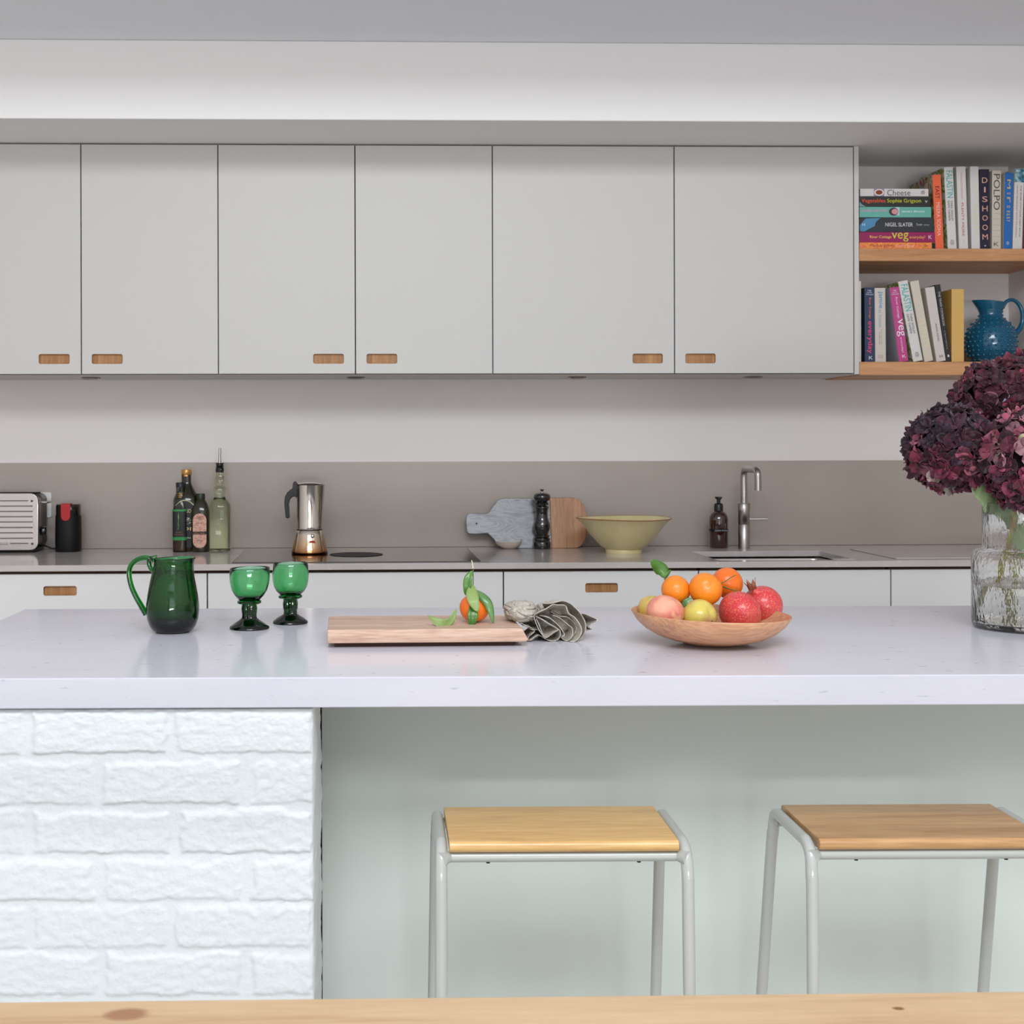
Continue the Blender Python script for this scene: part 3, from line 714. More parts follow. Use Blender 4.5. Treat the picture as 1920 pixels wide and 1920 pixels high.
    new('cap', lathe(px_prof([(0,938),(7.9,938),(8.3,935),(8.3,927.5),(7.4,926),(0,926)], y0, s), 24), mat('cap_green', (30,42,30), .4), t, True)
    r = 16.9*s
    lp = rrect(25*s, (1026.5-962.3)*s, 12.4*s, 10, 0, (y0-(1026.5+962.3)/2)*s)
    lb = new('label', plate(1,1,.0005,[],lp,y0=-r-.0006), patch_mat('label_pink', [(.35,(222,186,164)),(.5,(214,166,146)),(.62,(184,112,92)),(.7,(228,204,186))], 60, .5, (1,1,2.2), 2), t)
    new('label_band', plate(1,1,.0004,[],rrect(27*s,5.4*s,.001,3,0,(y0-998.5)*s),y0=-r-.0011), mat('band_ink', (34,28,30), .4), lb)
    text(lb, 'lettering', 'EXTRA VIRGIN', 0, (y0-999)*s, 19*s, 2*s, mat('ink_gold', (200,130,90), .4), y=-r-.0015)
    text(lb, 'emblem', '*', 0, (y0-970.5)*s, 9*s, 8*s, mat('ink_brown', (90,56,44), .5), y=-r-.001)
    text(lb, 'lettering', 'OLIO', 0, (y0-980)*s, 14*s, 3*s, MATS['ink_brown'], y=-r-.001); text(lb, 'lettering', 'oliva', 0, (y0-1012)*s, 12*s, 3*s, MATS['ink_brown'], y=-r-.001)
    # tall clear bottle with pourer
    p, s = place(412.5, 1033.5, 18, ymax=4.63); y0 = 1032
    t = thing('pourer_bottle', 'tall empty pale green glass bottle with bulging neck and steel pourer', 'bottle', p, 0, 'bottles by the hob')
    out = [(0,y0),(18.6,y0),(20.4,y0-2.5),(20.4,951),(19,945.5),(14,938.5),(10.6,933.5),(9.8,930.5),(11.4,926.5),(12.9,920.8),(12.2,915.5),(8.9,911.6),(10,908),(10.6,903.4),(9.6,898.6),(7.6,896),(7.4,884),(8,882.5),(8,880.5),(7.2,880)]
    inn = [(max(r-1.1,0) if r else 0, (y if y < y0-3 else y0-4.5)) for r, y in out]
    prof = px_prof(out, y0, s)+[((r-1.15)*s, z) for r, z in reversed(px_prof([q for q in out if q[0] > 0 and q[1] < y0-2], y0, s))]+[(17*s, 5*s), (0, 4.5*s)]
    new('glass_body', lathe(prof, 44, sq=3.4), G_CLEAR, t, True)
    new('stopper', lathe(px_prof([(0,886),(5.6,886),(6,880.2),(7.6,880),(7.7,878),(6.4,877.4),(7.4,876.2),(6.4,875),(7.4,873.8),(6.6,872.6),(6.6,870.5),(8.0,870),(8.0,868.6),(0,868.2)], y0, s), 24), M_BLACK, t, True)
    new('pourer_spout', tube([(0,0,(y0-869)*s),(0,0,(y0-855)*s),(.0005,0,(y0-847)*s),(.001,0,(y0-840.5)*s)], [3.0*s,2.6*s,2.7*s,2.1*s], 12), M_STEEL, t, True)
bottle_things()
# moka pot
p, s = place(580.5, 1041.5, 33, ymax=4.5); y0 = 1039
t = thing('moka_pot', 'steel stovetop coffee pot with black handle and heat-browned base', 'coffee pot', p)
mk = mat('moka_steel', (214,208,200), .07, 1)
mb = bpy.data.materials.new('moka_base'); mb.use_nodes = True; nt = mb.node_tree; bb = nt.nodes['Principled BSDF']; bb.inputs['Metallic'].default_value = 1; bb.inputs['Roughness'].default_value = .09
tcn = nt.nodes.new('ShaderNodeTexCoord'); sp_ = nt.nodes.new('ShaderNodeSeparateXYZ'); rp = nt.nodes.new('ShaderNodeValToRGB'); mr = nt.nodes.new('ShaderNodeMapRange')
nt.links.new(tcn.outputs['Object'], sp_.inputs[0]); nt.links.new(sp_.outputs[2], mr.inputs[0]); mr.inputs[1].default_value = 0; mr.inputs[2].default_value = 46*s
nt.links.new(mr.outputs[0], rp.inputs[0]); nt.links.new(rp.outputs[0], bb.inputs[0])
e = rp.color_ramp.elements; e[0].color = lin((70,34,20)); e[0].position = .06; e[1].color = lin((212,200,186)); e[1].position = .85
x = e.new(.16); x.color = lin((176,128,88)); x = e.new(.4); x.color = lin((200,172,140))
new('boiler', lathe(px_prof([(0,y0),(32,y0),(34,y0-2),(34.3,y0-5.5),(33.6,1032),(31,1020),(27.5,1004),(25.2,994.2),(24,993.4),(0,993.4)], y0, s), 64), mb, t, True)
new('gasket', lathe(px_prof([(0,993.4),(24.6,993.4),(24.6,992),(0,992)], y0, s), 48), M_BLACK, t, True)
def mspout(pp, a):
    k = max(0, cos(a))**8*max(0, (pp.z-(y0-925)*s)/(20*s)); return Vector((pp.x+k*.012, pp.y, pp.z+k*.003))
new('jug_body', lathe(px_prof([(0,992),(24.2,992),(24.6,989),(24.2,986),(24.2,912),(24.6,909.5),(23.4,909.5),(23,912),(23,980),(0,980)], y0, s), 64, fn=mspout), mk, t, True)
bm = lathe(px_prof([(0,909),(22.5,909),(23.5,908),(22,906.6),(10,904.4),(3,904),(0,904)], y0, s), 48)
new('lid', bm, mk, t, True)
bm = plate(1,1,.011,[],[((x-580.5)*s,(y0-y)*s) for x, y in [(562,920),(561,908),(557.5,906),(555.5,902.4),(551.5,903.2),(549.5,907),(549,916),(545,918),(538.5,924),(534.5,932),(533.5,944),(535,960),(536,971),(540,972.2),(543.6,971.2),(543,955),(542.4,944),(544.5,936.5),(549,932),(553,930.8),(556,934),(557.5,938),(558.3,970),(563,970)]], y0=-.0055)
new('handle', bm, mat('bakelite', (34,28,27), .45), t, bevel=.0025, seg=3)
bm = lathe([(0,0),(.0062,0),(.0066,.003),(.0044,.0045),(.0036,.003),(.0030,.0065),(0,.0065)], 20); bmesh.ops.rotate(bm, verts=bm.verts, matrix=Matrix.Rotation(radians(90-10), 3, 'X')); bmesh.ops.translate(bm, verts=bm.verts, vec=(6.6*s, -26.8*s, (y0-1003.5)*s))
new('safety_valve', bm, M_STEEL, t, True)
bm = plate(1,1,.0006,[],[((x-580.5)*s,(y0-y)*s) for x, y in [(579,1014.8),(581,1014.6),(581.8,1012),(591,1012),(592,1014.8),(593.5,1014.8),(593,1015.8),(579.5,1016)]], y0=-30.4*s)
new('logo', bm, mat('logo_red', (176,40,28), .4), t)
# marble and wood board
SB_ = 4.60/F
def bp_(x, y): return ((840+x/2.909-960)*SB_, (1027.5-(860+y/2.909))*SB_)
mar = [(563,487),(292,487),(262,455),(236,425),(212,402),(140,406),(108,404),(98,392),(94,345),(97,303),(110,291),(150,291),(205,293),(222,286),(240,258),(262,228),(285,210),(310,206),(563,206)]
wod = [(563,487),(563,206),(690,204),(722,214),(748,245),(764,295),(768,345),(762,400),(745,448),(722,476),(700,486)]
c = at_Z(960, 1027.2, ZC)
t = thing('serving_board', 'grey marble and wood paddle board leaning on the splashback', 'board', (c.x, 4.617, ZC+.0004))
t.rotation_euler = (-radians(14), 0, 0)
hole = [(bp_(152,348)[0]+.0022*cos(2*pi*k/12), bp_(152,348)[1]+.0022*sin(2*pi*k/12)) for k in range(12)]
mm = patch_mat('grey_marble', [(.3,(50,53,60)),(.42,(94,97,102)),(.5,(122,125,128)),(.57,(66,70,77)),(.64,(114,117,120)),(.72,(172,172,170))], 6.5, .25, (1,1,2.8), 2.2)
for n, ol, hl, m_ in (('marble_slab', mar, [hole], mm), ('wood_end', wod, [], wood('acacia', (150,98,64), (204,154,110), 'Z', .8, .45, .6))):
    bm = plate(1,1,.014,hl,[bp_(x,y) for x,y in ol]); new(n, bm, m_, t, bevel=.0015)
# pepper mill
p, s = place(1016.5, 1030.2, 16); y0 = 1029
t = thing('pepper_mill', 'glossy black turned pepper mill in front of the marble board', 'mill', p)
pr = [(0,493),(46,493),(48,490),(48,458),(45,452),(41,448),(44,440),(43,434),(35,430),(41,424),(41,418),(33,412),(37,398),(43,385),(45,372),(42,352),(35,336),(31,315),(30,295),(33,275),(38,264),(36,260),(25,257),(24,254),(36,251),(37,240),(30,237),(28,234),(36,230),(44,220),(47,209),(44,196),(32,188),(16,184),(0,184)]
new('body', lathe([(r/2.909*s, (y0-(860+y/2.909))*s) for r, y in pr if y >= 254]+[(0,(y0-(860+254/2.909))*s)], 48), M_GLOSSBLK, t, True)
new('crown', lathe([(0,(y0-(860+253/2.909))*s)]+[(r/2.909*s, (y0-(860+y/2.909))*s) for r, y in pr if y < 254], 48), M_GLOSSBLK, t, True)
new('finial', lathe([(r/2.909*s, (y0-(860+y/2.909))*s) for r, y in [(0,185),(6,185),(6,176),(11,171),(14,166),(6,164),(0,164)]], 20), M_CHROME, t, True)
# little dish
p, s = place(955, 1030.6, 22); 
def dish(pp, a):
    k = max(0, cos(a-radians(8)))**6; d = max(0, -cos(a))**10; return Vector((pp.x*1.0-d*.004*(pp.z > .008), pp.y, pp.z*(1+.25*k)))
t = thing('small_dish', 'tiny cream pinch dish in front of the marble board', 'dish', p)
new('bowl', lathe([(0,0),(10*s,0),(16*s,3*s),(22*s,8.5*s),(25*s,14*s),(24.4*s,14.2*s),(21*s,9.5*s),(14*s,4.6*s),(0,2*s)], 48, fn=dish), mat('cream_glaze', (214,198,184), .3, coat=.5), t, True)
# large bowl
p, s = place(1169.5, 1039.2, 34, ymax=4.5); y0 = 1036.6
t = thing('serving_bowl', 'large wide pale yellow stoneware bowl with brown rim', 'bowl', p)
wob = lambda pp, a: Vector((pp.x, pp.y, pp.z*(1+.012*sin(a*2+.5))))
M_YEL = mat('yellow_glaze', (222,210,160), .32, coat=.4, var=((208,194,142), 12, .35, .65), spots=((150,110,70), 80, .76, .78))
Po = [(0,y0-2),(29,y0-2),(31,y0),(33.6,y0),(34.5,1030.6),(34,1029.6),(45,1022),(53,1013),(62,1003.5),(70,992),(78,981.5),(88.6,971.6)]
Pi = [(87.2,970.8),(76.5,980.5),(68,991),(60,1002),(50,1012),(35,1022),(15,1026.5),(0,1027)]
pr = px_prof(Po, y0, s)+px_prof(Pi, y0, s)
new('bowl_body', lathe(pr, 72, fn=wob), M_YEL, t, True)
new('rim', lathe(px_prof([(88.3,972.2),(89.4,971.6),(88.4,970.2),(86.9,971)], y0, s), 72, close=True, fn=wob), mat('rim_brown', (150,98,60), .4), t, True)
# soap bottle
p, s = place(1347.5, 1028.7, 17); y0 = 1027.4
t = thing('soap_dispenser', 'amber soap pump bottle standing left of the tap', 'bottle', p)
new('glass_body', lathe(px_prof([(0,y0),(16,y0),(17.6,y0-2),(17.7,975),(17,969),(14,962.5),(9,958.5),(6.6,957),(0,957)], y0, s), 40), G_AMBER, t, True)
new('label_strip', lathe(px_prof([(17.75,995.6),(17.95,995.6),(17.95,991.4),(17.75,991.4)], y0, s), 40, close=True), M_BLACK, t, True)
text(t, 'lettering', 'HAND WASH', 0, (y0-993.6)*s, 24*s, 2.1*s, mat('ink_white', (190,196,210), .5), y=-18.1*s)
new('pump_collar', lathe(px_prof([(0,957.5),(8.3,957.5),(8.3,946),(7,943.6),(5,943),(0,943)], y0, s), 28), M_BLACK, t, True)
new('pump_stem', lathe(px_prof([(0,943.5),(3.4,943.5),(3.4,934.5),(0,934.5)], y0, s), 20), M_BLACK, t, True)
ph = new('pump_head', lathe(px_prof([(0,935.6),(4.2,935.6),(6.6,933.6),(7,932),(6.4,930.8),(0,930.6)], y0, s), 28), M_BLACK, t, True); new('nozzle', tube([(0,0,(y0-933)*s),(-1*s,-.024,(y0-933)*s),(-1.2*s,-.030,(y0-934.4)*s)], [2.6*s,2.2*s,1.8*s], 12), M_BLACK, ph, True)
# tap
p, s = place(1395, 1029.4, 11); y0 = 1028.6
t = thing('kitchen_tap', 'brushed steel swan-neck tap with side lever at the sink', 'tap', p)
new('body', lathe(px_prof([(0,y0),(11,y0),(11,y0-.8),(10.6,y0-1),(10.6,983.2),(10.2,982.8),(10.6,982.4),(10.6,956.5),(0,956.5)], y0, s), 36), M_STEEL, t, True)
new('collar', lathe(px_prof([(0,956.3),(11.6,956.3),(11.6,943.4),(10.8,942.6),(0,942.6)], y0, s), 36), M_STEEL, t, True)
zt1 = (y0-878)*s
sp = [(0,0,(y0-944)*s),(0,0,(y0-920)*s),(0,0,(y0-893)*s),(0,-.004,(y0-884)*s),(0,-.018,(y0-879)*s),(.0005,-.04,(y0-878.3)*s),(.001,-.1,(y0-878.3)*s),(.0015,-.135,(y0-879)*s),(.002,-.152,(y0-884)*s),(.002,-.156,(y0-893)*s),(.002,-.156,(y0-916)*s)]
new('spout', tube(spline(sp, 6), 6.2*s, 20), M_STEEL, t, True)
new('lever', tube([(9*s,0,(y0-973)*s),(18*s,-.004,(y0-973)*s),(44*s,-.014,(y0-972.6)*s)], [1.9*s,1.7*s,1.7*s], 12), M_STEEL, t, True)
# ------------------------------------------------------------------ things on the island
G2 = G_GREEN; G_JUG = gmat('deep_green_glass', (250,255,251), .015, 1.5, vol=((0,208,124), 820), bump=(40,.18,.002))
def isl_place(cx, yc, z=ZC):
    p = at_Z(cx, yc, z); return p, p.y/F
p, s = isl_place(324, 1185)
t = thing('glass_jug', 'dark green glass jug with looped handle on the island', 'jug', p)
Po = [(0,0),(28,0),(31.5,1.2),(38,5.5),(43.5,13),(47.5,25),(49.3,40),(49,54),(46.8,70),(43.5,87),(40.3,103),(38.2,116),(37.2,126),(37.6,133),(38.4,137.5)]
Pi = [(37.6,138.4),(35.4,137.2),(33.6,126),(34.6,116),(36.6,103),(39.8,87),(43,70),(45,54),(45,40),(43,25),(37,15),(26,11),(0,10.5)]
def jsp(pp, a):
    k = max(0, pp.z/s-95)/43; c = max(0, cos(a))**3
    return Vector((pp.x+4.6*s*k*k+.0*c, pp.y, pp.z+k*k*(1.5*s*c-1*s*max(0,-cos(a)))))
new('body', lathe([(r*s, z*s) for r, z in Po+Pi], 72, fn=jsp), G_JUG, t, True)
hp = [(-37,129),(-45,138),(-58,138),(-71,132),(-79.5,120),(-80.5,104),(-76,84),(-68,66),(-59,50),(-49,33)]
new('handle', tube([(v.x*s, 0, v.y*s) for v in spline([(a,b,0) for a,b in hp], 7)], [5*s,5*s,4.6*s,4.6*s,4.8*s,5*s,5.2*s,5.8*s], 16, flat=1.3, flatdir=(0,1,0)), G2, t, True)
new('handle_curl', tube([(v.x*s, 0, v.y*s) for v in spline([(-33,112,0),(-39,117,0),(-43,125,0),(-43,133,0),(-38,138,0),(-33,139.5,0),(-29,140,0)], 6)], [4*s,4.6*s,4.6*s,4*s], 14, flat=1.4, flatdir=(0,1,0)), G2, t, True)
def goblet(label, cx, yc, bowl, stem, seed, tilt):
    p, s = isl_place(cx, yc)
    t = thing('glass_goblet', label, 'goblet', p, 0, 'green glass goblets')
    fl = lambda pp, a: Vector((pp.x+tilt*s*max(0,(pp.z/s-50)/60), pp.y, pp.z+pp.x*.03*(pp.z > 100*s)))
    ou, inn = bowl
    new('bowl', lathe([(0,51*s)]+[(r*s, z*s) for r, z in ou+inn]+[(0, (inn[-1][1]-.8)*s)], 64, fn=fl), G2, t, True)
    rib = lambda pp, a: Vector((pp.x*(1+.06*cos(12*a)*(18*s < pp.z < 47*s)), pp.y*(1+.06*cos(12*a)*(18*s < pp.z < 47*s)), pp.z))
    new('stem', lathe([(0,0)]+[(r*s, z*s) for r, z in stem]+[(0,50.5*s)], 60, fn=rib), G2, t, True)
    bm = lathe([(15*s,50*s),(19*s,46.8*s),(22.4*s,48.5*s),(22.4*s,51.5*s),(19*s,53.2*s),(15*s,52.5*s)], 48, close=True, fn=lambda pp, a: Vector((pp.x, pp.y, pp.z+.6*s*sin(3*a+seed))))
    new('collar', bm, G2, t, True)
    return t
goblet('green glass goblet next to the jug, its rim tilting', 467.5, 1178.5,
  ([(14,51.5),(21,55),(28,63),(33.5,73),(36.6,85),(37.8,97),(37.4,107),(37,113)], [(36.2,113.6),(35.4,112.4),(36,97),(34.8,85),(31.6,74),(26,64.5),(18,57.5)]),
  [(35,0),(37,1.2),(36.6,4),(29,9),(19,16),(13.4,20),(12.6,25),(13.6,32),(14,39),(13,44),(14,50)], .3, 1.0)
goblet('green glass goblet furthest right of the three green glasses', 544.5, 1168.5,
  ([(14,51.5),(20,54),(27,61),(31.6,70),(33.8,81),(34.2,92),(33,104),(32.6,112)], [(31.8,112.6),(31.2,111.4),(32.4,92),(32,81),(29.8,71),(25,62),(17,56.5)]),
  [(30.5,0),(32.6,1.2),(32.2,4),(26,9),(18,14),(12.6,17.5),(11.8,23),(13,30),(13.4,37),(12.4,43),(14,50)], 1.4, .6)
# chopping board
M_BRD = wood('board_wood', (186,146,126), (230,200,182), 'X', 1.3, .5, .45, c3=(208,174,150), planks=(1,.024,.12,.2))
zt = .9425
bl_, br_, fl_, fr_ = at_Z(614.5,1155.5,zt), at_Z(951,1153.5,zt), at_Z(614,1181,zt), at_Z(979,1178,zt)
c = (bl_+fl_+fr_)/3; c = Vector(((fl_.x+fr_.x)/2, (fl_.y+fr_.y)/2, ZC)); a = math.atan2(fr_.y-fl_.y, fr_.x-fl_.x)
W = (fr_-fl_).length; D = bl_.y-fl_.y-.0
t = thing('chopping_board', 'pinkish wooden chopping board lying in the middle of the island', 'board', c, a)
bm = B(); zz = zt-ZC
top = [(-W/2,0),(W/2-.004,0),(W/2-.004,D),(-W/2,D)]
o = W/2
v = [bm.verts.new(q) for q in ((-o,0,zz),(o,0,zz),(o+.0,D,zz),(-o,D,zz), (-o,-.002,.012),(o+.011,-.002,.012),(o+.011,D+.002,.012),(-o,D+.002,.012), (-o,-.001,.0085),(o+.006,-.001,.0085),(o+.006,D,.0085),(-o,D,.0085))]
for f in ((0,1,2,3),(0,4,5,1),(1,5,6,2),(2,6,7,3),(3,7,4,0),(4,8,9,5),(5,9,10,6),(6,10,11,7),(7,11,8,4),(8,11,10,9)): bm.faces.new([v[i] for i in f])
brd = new('board', bm, M_BRD, t, bevel=.0012)
new('base', bx(-W/2+.012, W/2-.012, .014, D-.014, 0, .0086), mat('board_undershade', (70,44,36), .7), t)  # dark block standing for the shadow in the recess under the board
# fruit
def orange_mat(n, c, c2): return mat(n, c, .32, coat=.25, var=(c2, 9, .35, .65), bump=(420,.55,.0012,2), crough=.15)
M_OR1 = orange_mat('orange_peel', (240,128,22), (246,146,34)); M_OR2 = orange_mat('orange_peel_deep', (238,104,20), (242,124,30))
def leaf(parent, path, w, m, tw=0, name='leaf', fold=.25, side=(0,0,1), curl=0):
    """leaf ribbon along path (list of points), max half width w, folded on the midrib"""
    P = spline(path, 6); n = len(P)-1; bm = B(); rows = []
    for i, p_ in enumerate(P):
        u = i/n; T = (P[min(i+1,n)]-P[max(i-1,0)]).normalized()
        S = (Vector(side)-T*Vector(side).dot(T)).normalized(); Nn = T.cross(S)
        an = tw*u; S2 = S*cos(an)+Nn*sin(an); N2 = T.cross(S2)
        hw = w*(max(0, sin(pi*min(1,(u*.97+.015))))**.75)
        rows.append([bm.verts.new(p_+S2*hw*k+N2*(abs(k)**1.3*hw*fold)) for k in (-1,-.5,0,.5,1)])
    for a, b in zip(rows, rows[1:]):
        for k in range(4): bm.faces.new((a[k], a[k+1], b[k+1], b[k]))
    return new(name, bm, m, parent, True, solid=.0005)
M_LEAF = mat('citrus_leaf', (58,104,34), .38, coat=.3, var=((84,134,50), 40, .3, .7)); M_LEAFL = mat('citrus_leaf_light', (128,152,84), .45, coat=.1, var=((144,166,100), 40, .3, .7))
M_LEAFM = mat('citrus_leaf_mid', (74,122,56), .35, coat=.35, var=((104,148,88), 30, .3, .7))
M_TWIG = mat('twig', (104,108,52), .6); M_TWIGP = mat('twig_pale', (222,214,170), .6)
zb = zt+.0004
p, s = isl_place(890, 1166, zb)
t = thing('mandarin', 'single mandarin with leafy stem standing on the chopping board', 'mandarin', p)
R = 28.5*s
new('fruit', lathe([(0,.0)]+[(R*sin(th)*(1.0), R*.93*(1-cos(th))*(1) ) for th in [pi*k/24 for k in range(1,24)]]+[(0,R*1.86-.001)], 48), M_OR2, t, True)
q = lambda x, y, d=0: Vector(((x-890)*s, -d, (1166-y)*s+0))
cq = lambda X, Y, d: q(790+X/12.8, 1040+Y/12.8, d)
new('stem', tube(spline([cq(1230,1180,.0), cq(1235,950,.004), cq(1240,640,.006), cq(1240,400,.006), cq(1238,310,.006)], 5), .0009, 8), M_TWIG, t, True)
new('stem_tip', tube([cq(1238,320,.006), cq(1225,220,.006), cq(1205,125,.006)], [.0013,.0010,.0009], 8), M_TWIGP, t, True)
leaf(t, [cq(1220,380,.007), cq(1120,540,.012), cq(1085,760,.014), cq(1060,960,.010)], 8.2*s, M_LEAF, .2, side=(1,0,.3))
leaf(t, [cq(1205,700,.010), cq(1190,880,.022), cq(1215,1060,.036), cq(1310,1300,.038)], 11.5*s, M_LEAFL, 0, side=(1,0,0), fold=.12)
leaf(t, [cq(1240,820,.008), cq(1440,960,.022), cq(1600,1180,.030), cq(1690,1590,.030)], 8.4*s, M_LEAFM, 0, side=(.8,.2,.35), fold=-.3)
leaf(t, [cq(1180,1150,.024), cq(1200,1330,.031), cq(1190,1480,.034), cq(1160,1690,.031)], 10*s, M_LEAF, 0, side=(1,0,0))
p, s = isl_place(831, 1173, zb)
t = thing('loose_leaf', 'curled green citrus leaf fallen on the board left of the mandarin', 'leaf', p)
q = lambda X, Y, d=0: Vector(((790+X/12.8-831)*s, -d, (1175-(1040+Y/12.8))*s+.0005))
leaf(t, [q(165,1500,0), q(300,1610,.0), q(470,1690,.0), q(590,1700,-.004), q(740,1600,-.010), q(850,1370,-.014)], 9.5*s, M_LEAFL, .9, 'blade', .3, side=(-.2,.6,.9))
new('petiole', tube([q(150,1500), q(200,1540,0)], .0005, 6), M_TWIG, t)
# wooden fruit bowl
p, s = isl_place(1331, 1207)
t = thing('fruit_bowl', 'shallow turned wooden bowl heaped with fruit', 'bowl', p, 0)
M_BOWL = wood('bowl_wood', (176,122,88), (220,172,130), 'X', .9, .45, .4, coat=.15, c3=(202,148,110))
M_BOWL2 = M_BOWL
Rb = 148*s
bowl = new('bowl_body', lathe([(0,.001),(45*s,.001),(47*s,.0),(52*s,.0),(54*s,.003),(75*s,.005),(100*s,.0125),(122*s,.024),(138*s,.0375),(148*s,.0525),(147.4*s,.0545),(145.6*s,.0535),(134*s,.040),(118*s,.0275),(97*s,.0165),(70*s,.0095),(40*s,.007),(0,.0065)], 96), M_BOWL, t, True)
bowl.rotation_euler = (0, radians(1.7), 0); bowl.location = (0, 0, .0018)
FB = p.copy()
def fruit(name, label, cat, cx, cy, rx, rz_, Y, m, prof=None, rot=(0,0,0), group='fruit in the wooden bowl', dim=.06, n=40):
    c = at_Y(cx, cy, Y); s = Y/F; t = thing(name, label, cat, (c.x, c.y, c.z-rz_*s), 0, group)
    bm = B(); K = 28; pr = []
    for k in range(K+1):
        th = pi*k/K; d = 1-dim*(math.exp(-(th/.28)**2)+math.exp(-((pi-th)/.28)**2)); pr.append((rx*s*sin(th)*d if 0 < k < K else 0, -rz_*s*cos(th)*d))
    lathe(pr, n, bm=bm, fn=lambda pp, a: pp*(1+.012*sin(2*a+cx)+.010*cos(3*a+cy)))
    bmesh.ops.rotate(bm, verts=bm.verts, matrix=(Matrix.Rotation(rot[2],3,'Z') @ Matrix.Rotation(rot[1],3,'Y') @ Matrix.Rotation(rot[0],3,'X')))
    bmesh.ops.translate(bm, verts=bm.verts, vec=(0,0,rz_*s))
    new('flesh' if False else 'fruit_body', bm, m, t, True)
    return t, s, rz_*s
M_APL = mat('apple_gold', (206,184,92), .35, coat=.3, var=((222,168,96), 14, .4, .6), spots=((188,150,100), 22, .56, .64))
M_APR = mat('apple_russet', (214,196,92), .35, coat=.3, var=((190,150,100), 10, .47, .58))
M_PCH = mat('peach_skin', (236,170,142), .6, coat=.05, var=((210,92,88), 13, .42, .62), spots=((236,178,140), 24, .52, .6))
M_POM = mat('pomegranate_skin', (206,52,62), .38, coat=.3, var=((214,84,80), 14, .4, .62), spots=((224,130,100), 420, .56, .64), bump=(60,.08,.001))
O = []
a1, s1, _ = fruit('orange', 'orange at the left of the fruit heap, a leafy sprig behind it', 'orange', 1267, 1106.3, 27.6, 27, 2.425, M_OR1, rot=(.5,.3,0))
fruit('orange', 'smooth orange in the middle at the front of the three', 'orange', 1322.8, 1105, 31.2, 31, 2.40, M_OR1, rot=(1.2,.2,0))
a3, s3, _ = fruit('orange', 'orange at the back with broken green twigs in front', 'orange', 1363.5, 1093, 29.8, 28.6, 2.47, M_OR2, rot=(-.3,.6,0))
fruit('apple', 'yellow apple half hidden behind the pink fruit at the left rim', 'apple', 1222.5, 1143, 26, 27, 2.445, M_APL, rot=(.2,-.4,0), dim=.12)
fruit('peach', 'matt pink rounded fruit at the front left of the wooden bowl', 'peach', 1248, 1148, 36, 31, 2.372, M_PCH, rot=(.3,.2,0), dim=.08)
ap, sA, rA = fruit('apple', 'yellow and brown apple at the front middle of the wooden bowl', 'apple', 1312.3, 1155, 32, 30.5, 2.362, M_APR, rot=(.9,.9,0), dim=.16)
p1, sP, rP = fruit('pomegranate', 'red pomegranate at the front right of the wooden bowl', 'pomegranate', 1387.5, 1150, 43.5, 37, 2.385, M_POM, rot=(.2,1.2,.4), dim=.03)
p2, sQ, rQ = fruit('pomegranate', 'red pomegranate with dried crown at the right edge of bowl', 'pomegranate', 1430, 1135.5, 37.5, 37.5, 2.47, M_POM, rot=(.1,-.5,0), dim=.03)
# crown of the back pomegranate
def crown(t, base, dirv, s, rad, hgt, m):
    d = Vector(dirv).normalized(); u = d.orthogonal().normalized(); w_ = d.cross(u); bm = B()
    for k in range(6):
        a = 2*pi*k/6; ctr = u*cos(a)+w_*sin(a); tn = -u*sin(a)+w_*cos(a)
        v0 = [base+ctr*rad*.75+tn*rad*.42*sx for sx in (-1,0,1)]; v1 = [base+d*hgt*.5+ctr*rad*.85+tn*rad*.45*sx for sx in (-1,0,1)]; tip = base+d*hgt*(1+.2*(k%2))+ctr*rad*1.25
        A = [bm.verts.new(x) for x in v0]; C = [bm.verts.new(x) for x in v1]; T_ = bm.verts.new(tip)
        for i in (0,1): bm.faces.new((A[i],A[i+1],C[i+1],C[i])); bm.faces.new((C[i],C[i+1],T_))
    new('crown', bm, m, t, True, solid=.0012)
M_CRN = mat('crown_dry', (140,76,56), .6, var=((196,130,96), 60, .35, .65))
loc = p2.location
cb_ = at_Y(1412, 1106, 2.455)-loc; bm = tube([at_Y(1424,1117,2.458)-loc, at_Y(1416,1109,2.455)-loc, cb_], [.0125,.008,.0062], 20, bm=None); new('neck', bm, M_POM, p2, True)
crown(p2, at_Y(1411.5, 1105, 2.455)-loc, (-.35,0,1), sQ, .0088, .0165, M_CRN)
# twigs belonging to the back orange, leaf sprig of the left orange
L3 = a3.location
new('twig', tube([at_Y(1350,1096,2.430)-L3, at_Y(1360,1090,2.427)-L3, at_Y(1371,1082.5,2.43)-L3, at_Y(1380,1078,2.435)-L3], [.0012,.001,.0011,.0008], 8), M_TWIG, a3, True)
new('twig', tube([at_Y(1357,1100.5,2.425)-L3, at_Y(1366,1104,2.405)-L3, at_Y(1380,1108,2.39)-L3, at_Y(1397,1111.5,2.40)-L3], [.0019,.0011,.001,.0007], 8), M_TWIG, a3, True)
new('twig_side', tube([at_Y(1380,1108,2.39)-L3, at_Y(1382,1102,2.39)-L3], [.0009,.0006], 6), M_TWIG, a3)
L1 = a1.location
leaf(a1, [at_Y(1246,1084,2.45)-L1, at_Y(1244,1072,2.452)-L1, at_Y(1234,1062,2.452)-L1, at_Y(1221,1051,2.447)-L1], .0125, M_LEAF, 0, side=(.5,.1,1), fold=.3)
leaf(a1, [at_Y(1246,1086,2.45)-L1, at_Y(1252,1078,2.452)-L1, at_Y(1258,1068,2.455)-L1], .004, M_LEAF, 0, side=(.6,.5,-.3))
leaf(a1, [at_Y(1279,1139,2.40)-L1, at_Y(1286,1130,2.395)-L1, at_Y(1297,1122,2.395)-L1], .006, M_LEAFM, 0, side=(0,.3,1))
